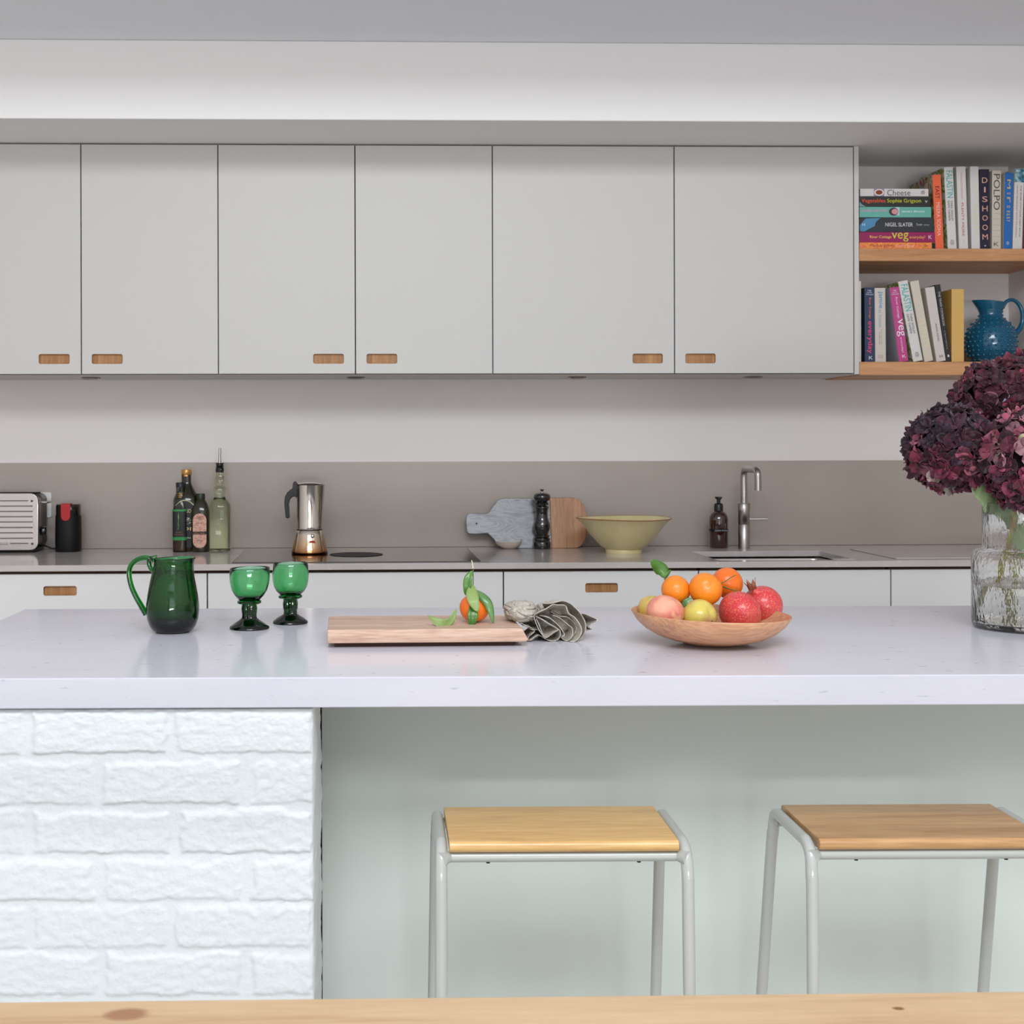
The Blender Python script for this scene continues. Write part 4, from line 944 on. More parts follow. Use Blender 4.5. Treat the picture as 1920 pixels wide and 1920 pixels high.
new('twig', tube([at_Y(1247,1088,2.448)-L1, at_Y(1245,1080,2.45)-L1], .0012, 6), M_TWIG, a1)
nb = at_Y(1337, 1170, 2.335)-ap.location
new('stalk', tube([nb+Vector((-.002,.006,.006)), nb+Vector((.0,.0,.001))], [.0016,.0012], 8), mat('stalk_brown', (96,76,52), .7), ap, True)
# ------------------------------------------------------------------ linen cloth
p, s = isl_place(1040, 1203)
t = None
def cqx(X, Y): return ((930+X/8.727-1040)*s, (1203.5-(1100+Y/8.727))*s)
M_LIN = bpy.data.materials.new('linen'); M_LIN.use_nodes = True
def _lin():
    nt = M_LIN.node_tree; N = nt.nodes; L = nt.links; b = N['Principled BSDF']; b.inputs['Roughness'].default_value = .95; b.inputs['Specular IOR Level'].default_value = .1
    tc = N.new('ShaderNodeTexCoord'); n = N.new('ShaderNodeTexNoise'); n.inputs['Scale'].default_value = 700; n.inputs['Detail'].default_value = 2; L.new(tc.outputs['Object'], n.inputs['Vector'])
    r = N.new('ShaderNodeValToRGB'); r.color_ramp.elements[0].position = .3; r.color_ramp.elements[0].color = lin((156,148,134)); r.color_ramp.elements[1].position = .7; r.color_ramp.elements[1].color = lin((214,208,196))
    L.new(n.outputs['Fac'], r.inputs['Fac']); L.new(r.outputs['Color'], b.inputs['Base Color'])
    bp = N.new('ShaderNodeBump'); bp.inputs['Strength'].default_value = .6; bp.inputs['Distance'].default_value = .0008; L.new(n.outputs['Fac'], bp.inputs['Height']); L.new(bp.outputs[0], b.inputs['Normal'])
_lin()
bm = B()
def sheet(curve, y0, depth, cen, taper, seed, nseg=5, sag=0):
    P = spline([(*cqx(a, b_), 0) for a, b_ in curve], nseg)
    cx_, cz_ = cqx(*cen); n = len(P)-1; m_ = 9
    def fn(u, v):
        i = u*n; k = min(int(i), n-1); q = P[k].lerp(P[k+1], i-k)
        f = 1-taper*v**1.4
        x = cx_+(q.x-cx_)*f; z = cz_+(q.y-cz_)*f-sag*v*v
        w = noise.noise(Vector((u*5+seed, v*3.2, seed)))*.006+noise.noise(Vector((u*13+seed, v*7, seed)))*.0012
        x += w*(.3+v); z += w*.7*(.3+v)
        y = y0+depth*v+noise.noise(Vector((u*4, seed*3, 0)))*.012*(1-v)+noise.noise(Vector((u*11, seed, 2)))*.004
        return Vector((x, y, max(z, .0012)))
    grid(fn, n*2, m_*2, bm)
sheet([(790,850),(740,760),(690,680),(640,560),(618,450),(680,395),(800,345),(905,280),(1000,290),(1130,310),(1180,420),(1290,500),(1370,640),(1385,740),(1330,850),(1210,925)], -.012, .10, (1000,700), .82, 1.3)
sheet([(740,262),(900,272),(1080,238),(1240,290),(1370,420),(1455,560),(1472,700),(1430,830),(1300,915)], .004, .12, (1130,720), .85, 2.1)
sheet([(720,470),(850,500),(960,580),(1060,680),(1130,780),(1085,830),(1130,890),(1190,880),(1250,790),(1250,680),(1205,640),(1130,590),(1040,520),(930,470)], .0, .08, (1000,560), .3, 3.7)
sheet([(930,420),(1060,505),(1180,520),(1290,600),(1338,680),(1310,780),(1240,855),(1190,900)], .012, .08, (1050,600), .3, 5.2)
sheet([(505,880),(560,800),(622,735),(600,700),(540,660),(440,620),(400,600)], .002, .06, (600,700), .2, 7.9)
sheet([(505,884),(560,870),(680,800),(760,835),(860,885),(960,900),(1035,840),(1040,740),(1000,690)], -.004, .09, (820,760), .25, 6.6)
sheet([(640,480),(720,520),(860,600),(1000,690),(940,740),(820,830),(760,770),(700,640),(650,520)], -.008, .05, (800,660), .5, 9.1)
sheet([(360,600),(460,640),(560,700),(700,720),(760,780)], .004, .08, (600,560), .2, 4.4)
# rounded fold lying over the board end, and the trailing corner
def crease(q, k):
    c1 = 1-min(1, abs(noise.noise(q*k+Vector((7,2,5)))*3.2)); c2 = 1-min(1, abs(noise.noise(q*k*2.1+Vector((1,8,3)))*3.0))
    return c1**2*.13+c2**2*.05
def lumpf(cen, rx, ry, rz, yc, fl, ph):
    x0, z0 = cqx(*cen); rx *= s/8.727; rz *= s/8.727
    def fn(u, v):
        a = 2*pi*u; th = pi*(v-.5); d = Vector((cos(th)*cos(a), cos(th)*sin(a), sin(th)))
        q = Vector((d.x*.9+ph, d.y, d.z*1.5+d.x*.5)); w = 1+.12*noise.noise(d*1.6+Vector((ph,1,0)))-crease(q, 1.5)
        x = x0+d.x*rx*w
        return Vector((x, yc+d.y*ry*w, max(z0+d.z*rz*w, .0352 if x < -.05 else fl)))
    grid(fn, 96, 60, bm, cu=True)
lumpf((455,455), 295, .056, 184, .045, .002, 3.0)
lumpf((1040,640), 380, .052, 330, .078, .002, 8.0)
sheet([(1380,470),(1470,480),(1580,520),(1690,560),(1660,600),(1600,655),(1550,690),(1600,735),(1500,770),(1440,790)], .02, .075, (1350,700), .55, 8.3)
bm2 = bm
cl = new('linen_cloth', bm2, M_LIN, None, True, loc=p, solid=.0013)
tag(cl, 'crumpled grey-beige linen cloth partly lying over the right end of the board', 'cloth')
st = tube([(*[0]*3,),(0,0,.001)], .0003, 6)
st.free()
bm = B()
for k in range(9):
    x, z = cqx(455+k*14, 335+k*13+k*k*.5); yy = -.012+.002*k
    pass
bm.free()
# ------------------------------------------------------------------ glass vase with hydrangeas
pv, s = isl_place(1930, 1178)
t = thing('glass_vase', 'large clear rippled two-tier glass vase of water at the right edge', 'vase', pv)
G_VASE = mat('vase_glass', (255,255,255), .09, 0, .5, 0, 1, 1.45, bump=(75,.55,.004,2.5), mapscale=(1,1,.55))
Po = [(0,0),(90,0),(97,1.5),(101,6),(102,14),(102,132),(101,140),(97,146.5),(91,150),(86,151.5),(83.5,153.5),(83,158),(83,238)]
Pi = [(82,239),(80.5,238),(80.4,157),(82,151),(88,147.8),(94.5,144),(98,138),(98.7,131),(98.7,20),(94,12),(60,10),(0,9.5)]
new('vase_body', lathe([(r*s, z*s) for r, z in Po+Pi], 96), G_VASE, t, True)
G_WAT = mat('water', (246,248,240), .0, 0, .5, 0, 1, 1.33)
new('water', lathe([(0,9.9*s),(60*s,10.4*s),(93.6*s,12.6*s),(98.3*s,20.5*s),(98.3*s,83*s),(0,83*s)], 64), G_WAT, t, True)
def fmat():
    m = bpy.data.materials.new('petal'); m.use_nodes = True; nt = m.node_tree; b = nt.nodes['Principled BSDF']
    a = nt.nodes.new('ShaderNodeAttribute'); a.attribute_name = 'petal_colour'; nt.links.new(a.outputs['Color'], b.inputs['Base Color'])
    b.inputs['Roughness'].default_value = .55; b.inputs['Sheen Weight'].default_value = .15; b.inputs['Specular IOR Level'].default_value = .3
    return m
M_PET = fmat(); M_CORE = mat('flower_core', (34,16,22), .9)
M_HLEAF = mat('hydrangea_leaf', (112,136,88), .5, var=((140,160,116), 25, .35, .65), coat=.1)
M_HSTEM = mat('hydrangea_stem', (138,140,62), .5, var=((130,92,62), 14, .45, .62))
def head_mesh(c, r3, n, pal, seed, parent):
    rr = random.Random(seed); bm = B(); cl = bm.loops.layers.color.new('petal_colour')
    for k in range(n):
        z = 1-2*(k+.5)/n; a = k*2.399963+rr.uniform(-.15,.15); q = sqrt(max(0,1-z*z))
        nrm = Vector((q*cos(a), q*sin(a), z)); lump = 1+.11*noise.noise(nrm*2.6+Vector((seed,0,0)))+rr.uniform(-.05,.04)
        ctr = Vector((nrm.x*r3[0], nrm.y*r3[1], nrm.z*r3[2]))*lump*.93+c
        N_ = (nrm+Vector((rr.uniform(-.38,.38), rr.uniform(-.38,.38), rr.uniform(-.38,.38)))).normalized()
        U = N_.orthogonal().normalized(); Wv = N_.cross(U); ro = rr.uniform(0, 2*pi); L = rr.uniform(.0135,.0185)
        base = pal(nrm, rr)
        for j in range(4):
            ang = ro+j*pi/2+rr.uniform(-.15,.15); d = U*cos(ang)+Wv*sin(ang); sd = N_.cross(d); cup = rr.uniform(-.1,.55); tw = rr.uniform(-.35,.35)
            g_ = rr.uniform(.78,1.22); col = tuple(max(0,min(1, v*g_*rr.uniform(.96,1.04))) for v in base)
            vs = []
            for iu in range(5):
                u = (0,.3,.62,.86,1)[iu]; hw = L*(.14,.48,.66,.58,.26)[iu]
                vs.append([bm.verts.new(ctr+d*(L*u*(1-.10*abs(v)*u))+sd*(v*hw)+N_*(L*(cup*u*u+.18*abs(v)*u+tw*v*u)+.001)) for v in (-1,0,1)])
            for A, C in zip(vs, vs[1:]):
                for i in (0,1):
                    f = bm.faces.new((A[i],A[i+1],C[i+1],C[i]))
                    for lp in f.loops: lp[cl] = (*col, 1)
    h = new('flower_head', bm, M_PET, parent, True, solid=.0004)
    bm = B(); bmesh.ops.create_icosphere(bm, subdivisions=3, radius=1)
    for v in bm.verts: v.co = Vector((v.co.x*r3[0], v.co.y*r3[1], v.co.z*r3[2]))*.80+c
    new('flower_core', bm, M_CORE, h, True)
    return h
def L3c(c): return (c[0]/255*.82, c[1]/255*.84, c[2]/255*.88)
def palA(n, r):
    q = r.random()
    if q < .07: return L3c((176,112,120))
    if q < .10: return L3c((168,156,178))
    if q < .30: return L3c((132,44,66))
    return L3c((88,28,44)) if q < .7 else L3c((66,26,38))
def palB(n, r):
    q = r.random(); low = n.z < -.12+.5*r.uniform(-1,1) or n.x > .6+.3*r.uniform(-1,1)
    if low:
        if q < .08: return L3c((196,170,150))
        if q < .2: return L3c((166,84,100))
        if q < .6: return L3c((120,38,60))
        return L3c((82,28,46))
    if q < .04: return L3c((130,60,80))
    return L3c((58,36,50)) if q < .6 else L3c((74,32,48))
def palC(n, r):
    q = r.random()
    if n.z > -.1 and q < .42: return L3c((206,140,146)) if q < .2 else (L3c((188,186,140)) if q < .27 else L3c((186,96,112)))
    if q < .5: return L3c((150,62,84))
    if q < .7: return L3c((118,40,60))
    return L3c((70,32,46))
def hydrangea(label, cx, cy, Y, r3, n, pal, seed, stem):
    c = at_Y(cx, cy, Y); base = at_Y(*stem[0][:2], stem[0][2])
    t = thing('hydrangea', label, 'flower', base, 0, 'hydrangeas in the vase')
    loc = t.location; cc = c-loc
    head_mesh(cc, r3, n, pal, seed, t)
    pts = [at_Y(x, y, Yq)-loc for x, y, Yq in stem]+[cc]
    new('stem', tube(spline(pts, 8), [.0048]*4+[.0042]*4, 12), M_HSTEM, t, True)
    return t
hB = hydrangea('left hydrangea head, darkest plum with redder lower petals', 1784, 843, 2.60, (.083,.085,.083), 300, palB, 5, [(1975,1164,2.62),(1930,1075,2.61),(1893,985,2.60),(1868,940,2.60)])
hA = hydrangea('top hydrangea head, deep burgundy, in front of the blue jug', 1897, 760, 2.70, (.115,.10,.098), 400, palA, 8, [(1912,1166,2.64),(1903,1080,2.63),(1898,980,2.64),(1896,900,2.67)])
hC = hydrangea('right hydrangea head, pinker and greenish, cut by the frame edge', 1940, 860, 2.50, (.097,.09,.097), 340, palC, 12, [(1844,1168,2.60),(1872,1090,2.59),(1893,1010,2.56),(1908,955,2.54)])
def bigleaf(parent, pts, w, fold, side):
    loc = parent.location
    P = spline([at_Y(x, y, Y)-loc for x, y, Y in pts], 8); n = len(P)-1; bm = B(); rows = []
    for i, q in enumerate(P):
        u = i/n; T = (P[min(i+1,n)]-P[max(i-1,0)]).normalized(); S = (Vector(side)-T*Vector(side).dot(T)).normalized(); N_ = T.cross(S)
        hw = w*max(.02, sin(pi*min(1, u*.93+.06))**.7)*(1+.05*(i % 2)); vein = .0009*(i % 3 == 0)
        rows.append([bm.verts.new(q+S*hw*k+N_*(abs(k)*hw*fold+vein*(abs(k) > .1)+.0015*sin(u*9+k*3)*abs(k))) for k in (-1,-.7,-.35,0,.35,.7,1)])
    for a, b in zip(rows, rows[1:]):
        for k in range(6): bm.faces.new((a[k], a[k+1], b[k+1], b[k]))
    lf = new('leaf', bm, M_HLEAF, parent, True, solid=.0006)
    new('midrib', tube([q-T*.0 for q in P[:-2]], [.0016,.0006], 6), mat('rib_green', (158,170,112), .5), lf, True)
bigleaf(hB, [(1900,968,2.565),(1878,940,2.56),(1858,922,2.555),(1822,910,2.55)], .038, .1, (.5,.1,1))
bigleaf(hB, [(1875,945,2.60),(1855,925,2.61),(1830,905,2.615),(1803,888,2.62)], .017, .25, (.5,.3,1))
bigleaf(hA, [(1905,1000,2.60),(1895,975,2.585),(1880,955,2.58),(1862,945,2.58)], .022, .1, (.6,.1,.8))
bigleaf(hA, [(1900,960,2.66),(1880,930,2.68),(1868,905,2.70),(1850,880,2.70)], .03, .1, (.8,.1,-.6))
bigleaf(hC, [(1920,985,2.58),(1910,1000,2.59),(1925,1020,2.6),(1940,1035,2.61)], .022, .1, (.8,.1,.6))
# ------------------------------------------------------------------ cookbooks
YBK = 4.398
M_PAGE = mat('pages', (214,206,190), .9)
def bmat(c, r=.42): return mat('book_%d_%d_%d' % c, c, r, coat=.1)
leafside = patch_mat('leafy_cover', [(.42,(214,210,204)),(.5,(200,204,160)),(.54,(132,150,30)),(.62,(104,124,24)),(.7,(206,204,196))], 42, .5, (1,1,1), 1)
eastside = patch_mat('patterned_cover', [(.3,(40,56,66)),(.42,(150,60,60)),(.48,(122,128,36)),(.56,(206,196,180)),(.62,(60,50,60)),(.72,(232,96,60))], 40, .5, (1,1,.6), 1)
madh = patch_mat('swirl_spine', [(.35,(236,110,74)),(.47,(240,150,60)),(.5,(246,180,60)),(.55,(232,96,84)),(.7,(240,120,70))], 34, .45, (1,1,1), 3)
def bookm(label, loc, tilt, W, Hh, D, spine, cover, texts, group, laid=False, extra=None):
    t = thing('cookbook', label, 'book', loc, 0, group)
    t.rotation_euler = (0, -pi/2 if laid else tilt, 0)
    c = .0022
    bm = B(); box(bm, -W/2, -W/2+c, c+.0001, D, 0, Hh); box(bm, W/2-c, W/2, c+.0001, D, 0, Hh)
    new('cover', bm, cover, t, bevel=.0004, seg=1)
    new('pages', bx(-W/2+c+.0001, W/2-c-.0001, c+.0002, D-.004, .003, Hh-.003), M_PAGE, t)
    sp = new('spine', bx(-W/2, W/2, 0, c, 0, Hh), spine, t, bevel=.0009, seg=2)
    for tx in texts:
        s_, u0, u1, v0, v1, m_ = tx[:6]; mode = tx[6] if len(tx) > 6 else 'r'; z = Hh*(1-(u0+u1)/2); x = W*(v0+v1)/2
        if mode == 'r': text(sp, 'title', s_, x, z, (u1-u0)*Hh, (v1-v0)*W, m_, rot=-90)
        elif mode == 's': text(sp, 'title', s_, x, z, (v1-v0)*W, (u1-u0)*Hh, m_)
        elif mode == 'p': new('spine_picture', bx(W*v0, W*v1, -.0005, .0005, Hh*(1-u1), Hh*(1-u0)), m_, sp)
        elif mode == 'l': new('spine_line', bx(W*v0, W*v1, -.0004, .0002, z-.0004, z+.0004), m_, sp)
        elif mode == 'e':
            bm = plate(1,1,.0006,[],[(x+W*(v1-v0)/2*cos(2*pi*k/20), z+Hh*(u1-u0)/2*sin(2*pi*k/20)) for k in range(20)], y0=-tx[7]); new('spine_picture', bm, m_, sp)
        elif mode == 'poly':
            bm = plate(1,1,.0005,[],[(W*b_, Hh*(1-a_)) for a_, b_ in tx[7]], y0=-.0004); new('spine_picture', bm, m_, sp)
    return t
def ink(c): return mat('ink_%d_%d_%d' % c, c, .5)
def up(label, cr, b0, b1, t0, t1, yt, yb, spine, cover, texts, group, D=.2, Y=YBK, zfloor=0):
    """upright book from the photograph rows; cr = (x0, y0, scale) of the reading frame"""
    X = lambda v: cr[0]+v/cr[2]; Yp = lambda v: cr[1]+v/cr[2]
    A, A2 = at_Y(X(b0), Yp(yb), Y), at_Y(X(b1), Yp(yb), Y); C, C2 = at_Y(X(t0), Yp(yt), Y), at_Y(X(t1), Yp(yt), Y)
    W = ((A2-A).length+(C2-C).length)/2; mb = (A+A2)/2; mt = (C+C2)/2
    tilt = math.atan2(mt.x-mb.x, mt.z-mb.z); Hh = (mt-mb).length
    mb.z = zfloor+abs(sin(tilt))*W/2+.0003; mb.x += 0
    Hh = min(Hh, (mt.z-mb.z)/cos(tilt))
    return bookm(label, mb, tilt, W*cos(tilt)*.985, Hh, D, spine, cover, texts, group)
C5 = (1740, 300, 10.667); C6 = (1600, 520, 8.727); C4 = (1600, 300, 10.67)
GU, GS, GL = 'cookbooks standing on the upper shelf', 'cookbooks in the flat stack', 'cookbooks on the lower shelf'
wh = bmat((216,212,208)); cr_m = bmat((214,204,188))
fal = [('FALASTIN', .045, .375, -.30, .40, ink((36,170,168))), ('TARA WIGLEY', .41, .66, .05, .27, ink((60,58,60))), ('SAMI TAMIMI', .41, .65, -.28, -.06, ink((60,58,60))), ('@', .885, .95, -.18, .22, ink((110,110,110)))]
up('orange cookbook titled EAST, next to the flat stack', C5, 150, 322, 88, 255, 258, 1752, bmat((236,104,66)), eastside, [('EAST', .155, .325, -.24, .24, ink((60,30,34))), ('MEERA SODHA', .375, .82, -.22, .22, ink((240,196,186)))], GU, .19, zfloor=ZSH1)
up('white FALASTIN cookbook with leafy cover on the upper shelf', C5, 395, 580, 320, 495, 105, 1752, wh, leafside, fal, GU, .2, zfloor=ZSH1)
up('white PLENTY MORE cookbook with red title on the upper shelf', C5, 628, 803, 560, 755, 95, 1752, wh, wh, [('YOTAM OTTOLENGHI', .06, .39, -.08, .08, ink((214,120,130))), ('PLENTY MORE', .44, .84, -.12, .14, ink((206,40,60))), ('o', .90, .93, -.08, .08, ink((190,190,190)))], GU, .2, zfloor=ZSH1)
up('white PLENTY cookbook with faint gold title on the upper shelf', C5, 876, 1038, 835, 1015, 90, 1752, wh, wh, [('PLENTY', .46, .84, -.26, .34, ink((220,214,176))), ('YOTAM OTTOLENGHI', .06, .36, -.02, .10, ink((222,214,190)))], GU, .2, zfloor=ZSH1)
gld = ink((226,170,150))
up('navy DISHOOM cookbook with its letters stacked down the spine', C5, 1045, 1238, 1033, 1225, 145, 1752, bmat((28,24,48)), bmat((28,24,48)), [(ch, .105+.1175*i, .172+.1175*i, -.27, .29, gld, 's') for i, ch in enumerate('DISHOOM') if ch != 'I']+[('I', .2225, .2895, -.06, .09, gld, 's')]+[('v', .945, .965, -.1, .12, ink((220,220,220)), 's')], GU, .2, zfloor=ZSH1)
pk = ink((70,66,64))
up('cream POLPO cookbook with thin lines across its spine', C5, 1283, 1455, 1280, 1468, 172, 1752, bmat((206,196,180)), cr_m, [('POLPO', .045, .5, -.34, .36, pk)]+[('', u, u, -.4, .4, ink((150,142,130)), 'l') for u in (.545,.615,.69,.76,.835,.9)]+[('K', .91, .955, -.3, .25, pk, 's')], GU, .19, zfloor=ZSH1)
yl = ink((206,180,110))
up('bright blue cookbook with scattered yellow letters', C5, 1510, 1678, 1538, 1710, 215, 1752, bmat((38,104,178)), cr_m, [(ch, a, b, -.22, .2, yl) for ch, a, b in (('M',.09,.21),('o',.26,.285),('r',.32,.39),('o',.43,.46),('e',.495,.52),('a',.535,.56),('s',.575,.60),('y',.615,.64))]+[('@', .895, .94, -.18, .14, ink((200,210,220)))]+[('', .66, .66+.0, -.02,.02, yl, 'l')], GU, .16, zfloor=ZSH1)
bpic = patch_mat('teal_photo', [(.35,(30,84,110)),(.5,(90,150,166)),(.65,(206,222,224))], 60, .5)
up('white River Cottage meat book with teal photo atop its spine', C5, 1692, 1885, 1738, 1930, 130, 1752, wh, wh, [('', 0.004, .172, -.5, .5, bpic, 'p'), ('THE RIVER COTTAGE MEAT BOOK', .21, .85, .12, .26, ink((50,60,90))), ('HUGH FEARNLEY-WHITTINGSTALL', .21, .86, -.26, -.13, ink((160,60,70)))], GU, .2, zfloor=ZSH1)
up('dark maroon book at the right end of the upper shelf', C5, 1893, 2090, 1935, 2130, 240, 1752, bmat((92,34,44)), bmat((92,34,44)), [], GU, .2, zfloor=ZSH1)
# flat stack, from the shelf up
st = [('orange patterned cookbook at the bottom of the flat stack', 125, 1640, 1611, 1753, madh, bmat((230,110,70)), [('Madhur Jaffrey', .14, .46, -.3, .3, ink((150,52,52))), ("Curry Easy", .48, .72, -.32, .28, ink((246,190,170))), ('', .955, .999, -.45, .45, M_BLACK, 'p'), ('*', .84, .9, -.25, .3, ink((150,80,40)))], .19),
      ('magenta cookbook with yellow letters, second from stack bottom', 125, 1640, 1402, 1610, bmat((146,22,86)), bmat((146,22,86)), [('River Cottage', .135, .42, -.18, .16, ink((246,206,90))), ('veg', .425, .645, -.42, .44, ink((206,206,60))), ('everyday!', .66, .865, -.22, .16, ink((240,180,90))), ('K', .91, .955, -.18, .2, ink((230,200,220)))], .19),
      ('charcoal NIGEL SLATER cookbook with blue splash in the stack', 130, 1615, 1106, 1401, bmat((44,48,54)), bmat((44,48,54)), [('NIGEL SLATER', .345, .715, -.12, .14, ink((224,222,220))), ('Tender', .76, .845, -.06, .1, ink((190,190,190))), ('volume I', .86, .94, -.06, .07, ink((170,170,170))), ('', 0,0,0,0, bmat((74,136,176)), 'poly', [(.0,-.05),(.08,.42),(.28,.46),(.22,.2),(.2,-.1),(.12,-.3),(.07,-.46),(.01,-.46)]), ('H', .035, .07, -.08, .1, ink((214,220,226)))], .2),
      ('mint green cookbook with pink and white lettering in the stack', 125, 1560, 892, 1104, bmat((104,176,160)), bmat((104,176,160)), [('JAMIE OLIVER', .02, .385, -.05, .25, ink((224,140,196))), ("jamie's dinners", .59, .905, -.1, .2, ink((226,240,236))), ('', .5, .555, -.3, .46, bmat((196,206,214)), 'p'), ('', .41,.54,-.34,.42, bmat((62,48,58)), 'e', .0008), ('', .445,.535,-.22,.3, bmat((214,150,150)), 'e', .0014)], .19),
      ('black Vegetables cookbook, second from the top of the stack', 122, 1545, 678, 890, bmat((40,38,38)), bmat((40,38,38)), [('Vegetables', .03, .365, -.2, .26, ink((240,92,44))), ('Sophie Grigson', .39, .865, -.2, .26, ink((206,210,40))), ('v', .92, .955, -.12, .12, ink((210,210,210))), ('', 0,0,0,0, bmat((120,150,150)), 'poly', [(.0,-.48),(.0,.0),(.04,-.3),(.09,-.48)])], .18),
      ('slim white Cheese cookbook on top of the flat stack', 140, 1508, 523, 677, bmat((214,208,206)), bmat((214,208,206)), [('Cheese', .395, .735, -.4, .36, ink((90,88,90))), ('', .2, .35, -.495, .495, bmat((150,130,156)), 'p'), ('', .205, .345, -.45, .45, bmat((224,218,214)), 'e', .0010), ('', .225, .325, -.3, .3, bmat((132,56,34)), 'e', .0016), ('@', .89, .945, -.22, .26, ink((60,60,64)))], .17)]
zc = ZSH1+.0003
for lab, x0, x1, y0, y1, sm, cm, tx, D in st:
    A = at_Y(C4[0]+x0/C4[2], C4[1]+y1/C4[2], YBK); Cq = at_Y(C4[0]+x1/C4[2], C4[1]+y0/C4[2], YBK)
    A.x = max(A.x, XS0+.0008); th = (y1-y0)/C4[2]*YBK/F
    bookm(lab, Vector((Cq.x, YBK+RND.uniform(0,.004), zc+th/2)), 0, th, Cq.x-A.x, D, sm, cm, tx, GS, True); zc += th+.0002
Z2 = ZSH2
up('cream book sliver against the cabinet side on the lower shelf', C6, 66, 131, 64, 127, 50, 1375, cr_m, cr_m, [], GL, .2, zfloor=Z2)
hfw = [('Hugh', .03,.055,-.18,.18, ink((220,222,226)),'s'), ('Fearnley', .058,.08,-.26,.26, ink((220,222,226)),'s'), ('Whittingstall', .083,.105,-.38,.38, ink((220,222,226)),'s')]
up('navy cookbook with orange and pink lettering on the lower shelf', C6, 190, 352, 182, 345, 155, 1374, bmat((38,54,84)), bmat((38,54,84)), hfw+[('River Cottage', .135, .42, -.12, .16, ink((222,120,70))), ('everyday', .45, .885, -.3, .3, ink((236,70,120))), ('K', .92, .965, -.1, .3, ink((220,222,226)), 's')], GL, .19, zfloor=Z2)
up('off-white jamie at home cookbook with blue title', C6, 358, 537, 347, 525, 160, 1374, bmat((206,196,186)), bmat((206,196,186)), [('jamie', .05, .275, -.22, .26, ink((60,130,190))), ('at home', .29, .53, -.16, .18, ink((130,170,190))), ('Cook Your Way to', .555, .78, .04, .14, ink((130,120,110))), ('the Good Life', .59, .76, -.12, -.03, ink((130,120,110))), ('', .9,.95,-.25,.25, bmat((190,180,170)), 'p')], GL, .19, zfloor=Z2)
up('pink cookbook leaning left with white lettering on the lower shelf', C6, 745, 908, 592, 745, 160, 1374, bmat((190,70,134)), bmat((176,178,190)), hfw+[('River Cottage', .135, .42, -.1, .2, ink((232,214,226))), ('veg', .43, .66, -.36, .44, ink((236,226,232))), ('everyday!', .675, .88, -.12, .14, ink((236,214,226))), ('K', .91, .95, -.1, .3, ink((232,214,226)), 's')], GL, .19, zfloor=Z2)
up('white FALASTIN cookbook leaning on the lower shelf', C6, 975, 1143, 730, 888, 58, 1374, wh, leafside, fal, GL, .2, zfloor=Z2)
up('cream PLENTY cookbook leaning on the lower shelf', C6, 1165, 1310, 925, 1072, 58, 1374, bmat((210,200,184)), cr_m, [('PLENTY', .47, .84, -.3, .3, ink((226,210,176)))], GL, .2, zfloor=Z2)
up('white ANNA JONES cookbook leaning beside the black spine', C6, 1362, 1515, 1170, 1330, 160, 1374, bmat((208,200,194)), cr_m, [('ANNA JONES', .49, .73, -.08, .14, ink((60,58,60))), ('H', .915, .95, -.1, .22, ink((40,40,40)), 's')], GL, .19, zfloor=Z2)
up('black-spined cookbook leaning next to the yellow book', C6, 1523, 1606, 1335, 1425, 112, 1374, bmat((40,36,36)), bmat((40,36,36)), [('THE TRADI COOKBOOK', .09, .54, -.16, .24, ink((200,196,196))), ('recipes', .6, .84, -.1, .14, ink((170,166,166))), ('', .91,.94,-.1,.2, ink((220,220,220)), 'p')], GL, .19, zfloor=Z2)
up('plain mustard yellow book next to the blue jug', C6, 1607, 1812, 1607, 1812, 180, 1375, bmat((214,172,100), .6), bmat((206,160,84), .6), [], GL, .2, zfloor=Z2)
# ------------------------------------------------------------------ blue hobnail jug
YJ = 4.53; s = YJ/F
c = at_Y(1857.5, 684, YJ); c.z = Z2
t = thing('hobnail_jug', 'round blue glass jug covered in small knobs on the lower shelf', 'jug', c)
M_BLU = mat('blue_glass', (18,104,140), .14, 0, .5, .4, .3, 1.5)
yy = lambda z: z*s
prof = [(0,0),(22,0),(25,1.5),(32,6),(40,16),(45,28),(46.5,40),(45.5,52),(42.5,64),(36,75),(28.5,82.5),(21.5,89.5),(20.3,97),(22.5,105),(25.2,112),(26.8,118)]
inn = [(25.8,118.4),(23.6,111),(20.5,103),(18.3,97),(19.5,90),(26.5,81),(34,73),(40,62),(43,50),(44,40),(42,28),(37,17),(26,8),(0,6)]
def jl(pp, a):
    k = max(0, pp.z/s-96)/22; cc = max(0, -cos(a))**4
    return Vector((pp.x-k*k*9*s*cc, pp.y, pp.z+k*k*(3.5*s*max(0,-cos(a))-1.5*s*max(0,cos(a)))))
bm = lathe([(r*s, z*s) for r, z in prof+inn], 64, fn=jl)
def hob(x, y, z, n, r):
    n = n.normalized(); u = n.orthogonal().normalized(); w_ = n.cross(u); c0 = Vector((x,y,z)); rings = []
    for q, h in ((1,-.3),(.88,.35),(.5,.68)): rings.append([bm.verts.new(c0+(u*cos(2*pi*k/8)+w_*sin(2*pi*k/8))*r*q+n*r*h) for k in range(8)])
    top = bm.verts.new(c0+n*r*.8)
    for A, C in zip(rings, rings[1:]):
        for k in range(8): bm.faces.new((A[k], A[(k+1)%8], C[(k+1)%8], C[k]))
    for k in range(8): bm.faces.new((rings[-1][k], rings[-1][(k+1)%8], top))
def rad(z):
    for (r0, z0), (r1, z1) in zip(prof[1:], prof[2:]):
        if z0 <= z <= z1: return r0+(r1-r0)*(z-z0)/(z1-z0)
    return 20
zr = 8; row = 0
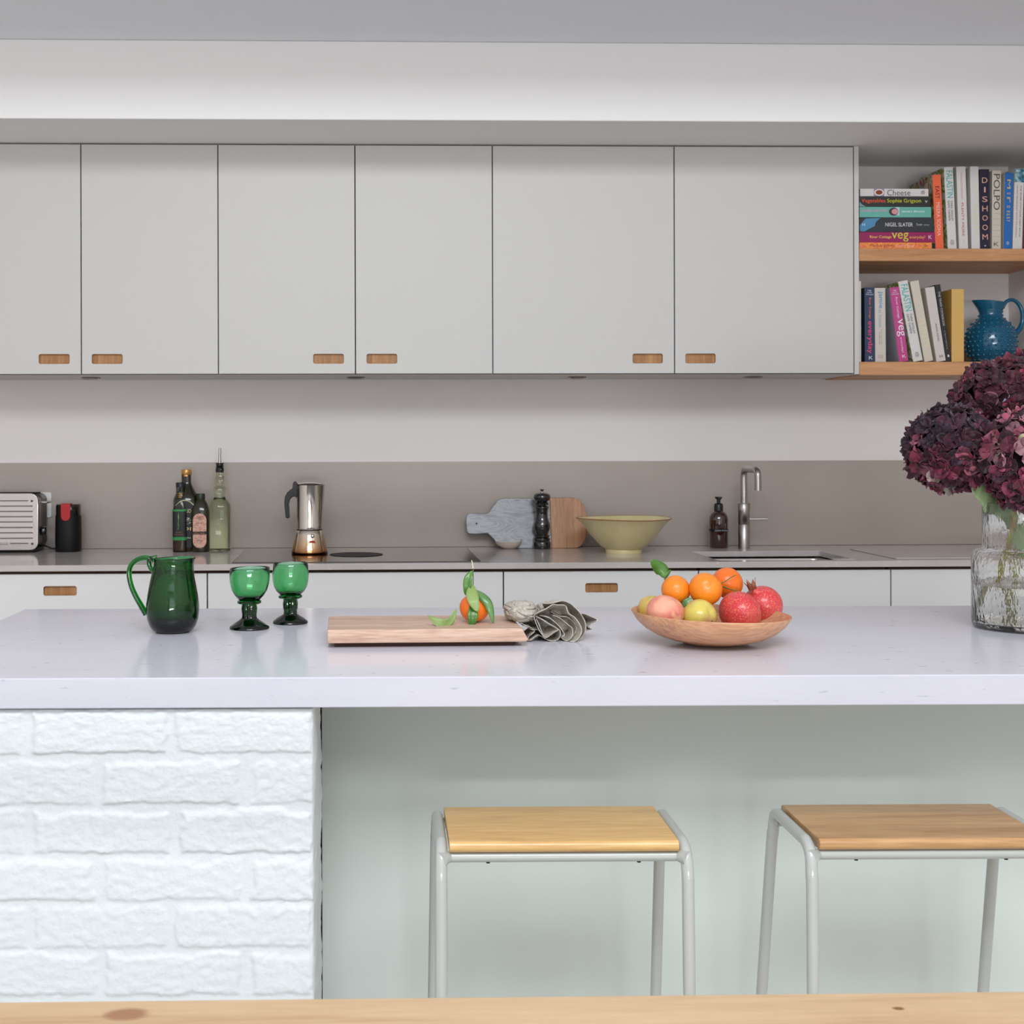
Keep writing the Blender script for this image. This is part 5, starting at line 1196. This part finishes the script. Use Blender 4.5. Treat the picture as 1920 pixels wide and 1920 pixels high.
while zr < 112:
    r = rad(zr); dr = (rad(zr+2)-rad(zr-2))/4; n_ = max(12, int(2*pi*r/10.8)); 
    for k in range(n_):
        a = 2*pi*(k+.5*(row % 2))/n_
        if zr > 96 and cos(a) < -.6: continue
        hob(r*s*cos(a), r*s*sin(a), zr*s, Vector((cos(a), sin(a), -dr)), (2.9 if zr < 85 else 2.1)*s)
    zr += 8.6 if zr < 80 else 7; row += 1
new('body', bm, M_BLU, t, True)
hp = [(24,110),(30,119),(38,122.5),(47,121),(56,112),(61,98),(61,82),(56,68),(47,59),(38,52)]
new('handle', tube([(v.x*s,0,v.y*s) for v in spline([(a,b,0) for a,b in hp], 6)], [3.6*s,3.4*s,3.4*s,3.8*s,4.2*s,5.5*s,7*s], 14, flat=1.25, flatdir=(0,1,0)), M_BLU, t, True)
# ------------------------------------------------------------------ light
w = bpy.data.worlds.new('world'); SC.world = w; w.use_nodes = True
w.node_tree.nodes['Background'].inputs[0].default_value = (.75, .85, 1, 1); w.node_tree.nodes['Background'].inputs[1].default_value = 1.0
def area(name, loc, target, sx, sy, power, col):
    l = bpy.data.lights.new(name, 'AREA'); l.shape = 'RECTANGLE'; l.size = sx; l.size_y = sy; l.energy = power; l.color = col
    o = bpy.data.objects.new(name, l); COL.objects.link(o); o.location = loc
    o.rotation_euler = (Vector(target)-Vector(loc)).to_track_quat('-Z', 'Y').to_euler(); return o
area('skylight_daylight', ((SKX0+SKX1)/2, (SKY0+SKY1)/2, ZR-.02), (.4, 2.8, .9), 2.8, 1.25, 147, (.91,.957,1))
area('garden_daylight', ((WX0+WX1)/2, -8.15, 1.6), ((WX0+WX1)/2, 0, 1.9), 3.7, 3.1, 70, (.93,.967,1))
area('ceiling_fill', ((WX0+WX1)/2, -8.6, .15), ((WX0+WX1)/2, -3, 3.0), 4.6, 1.0, 390, (.93,.97,1))  # added fill lamp outside, low and aimed up to brighten the ceiling
SC.view_settings.view_transform = 'Standard'; SC.view_settings.look = 'None'; SC.view_settings.gamma = 1
SC.view_settings.use_curve_mapping = False; SC.view_settings.exposure = -.11
SC.cycles.max_bounces = 12; SC.cycles.diffuse_bounces = 4; SC.cycles.glossy_bounces = 5; SC.cycles.transmission_bounces = 12; SC.cycles.transparent_max_bounces = 12
SC.cycles.caustics_reflective = False; SC.cycles.caustics_refractive = True; SC.cycles.sample_clamp_indirect = 6; SC.cycles.blur_glossy = .3
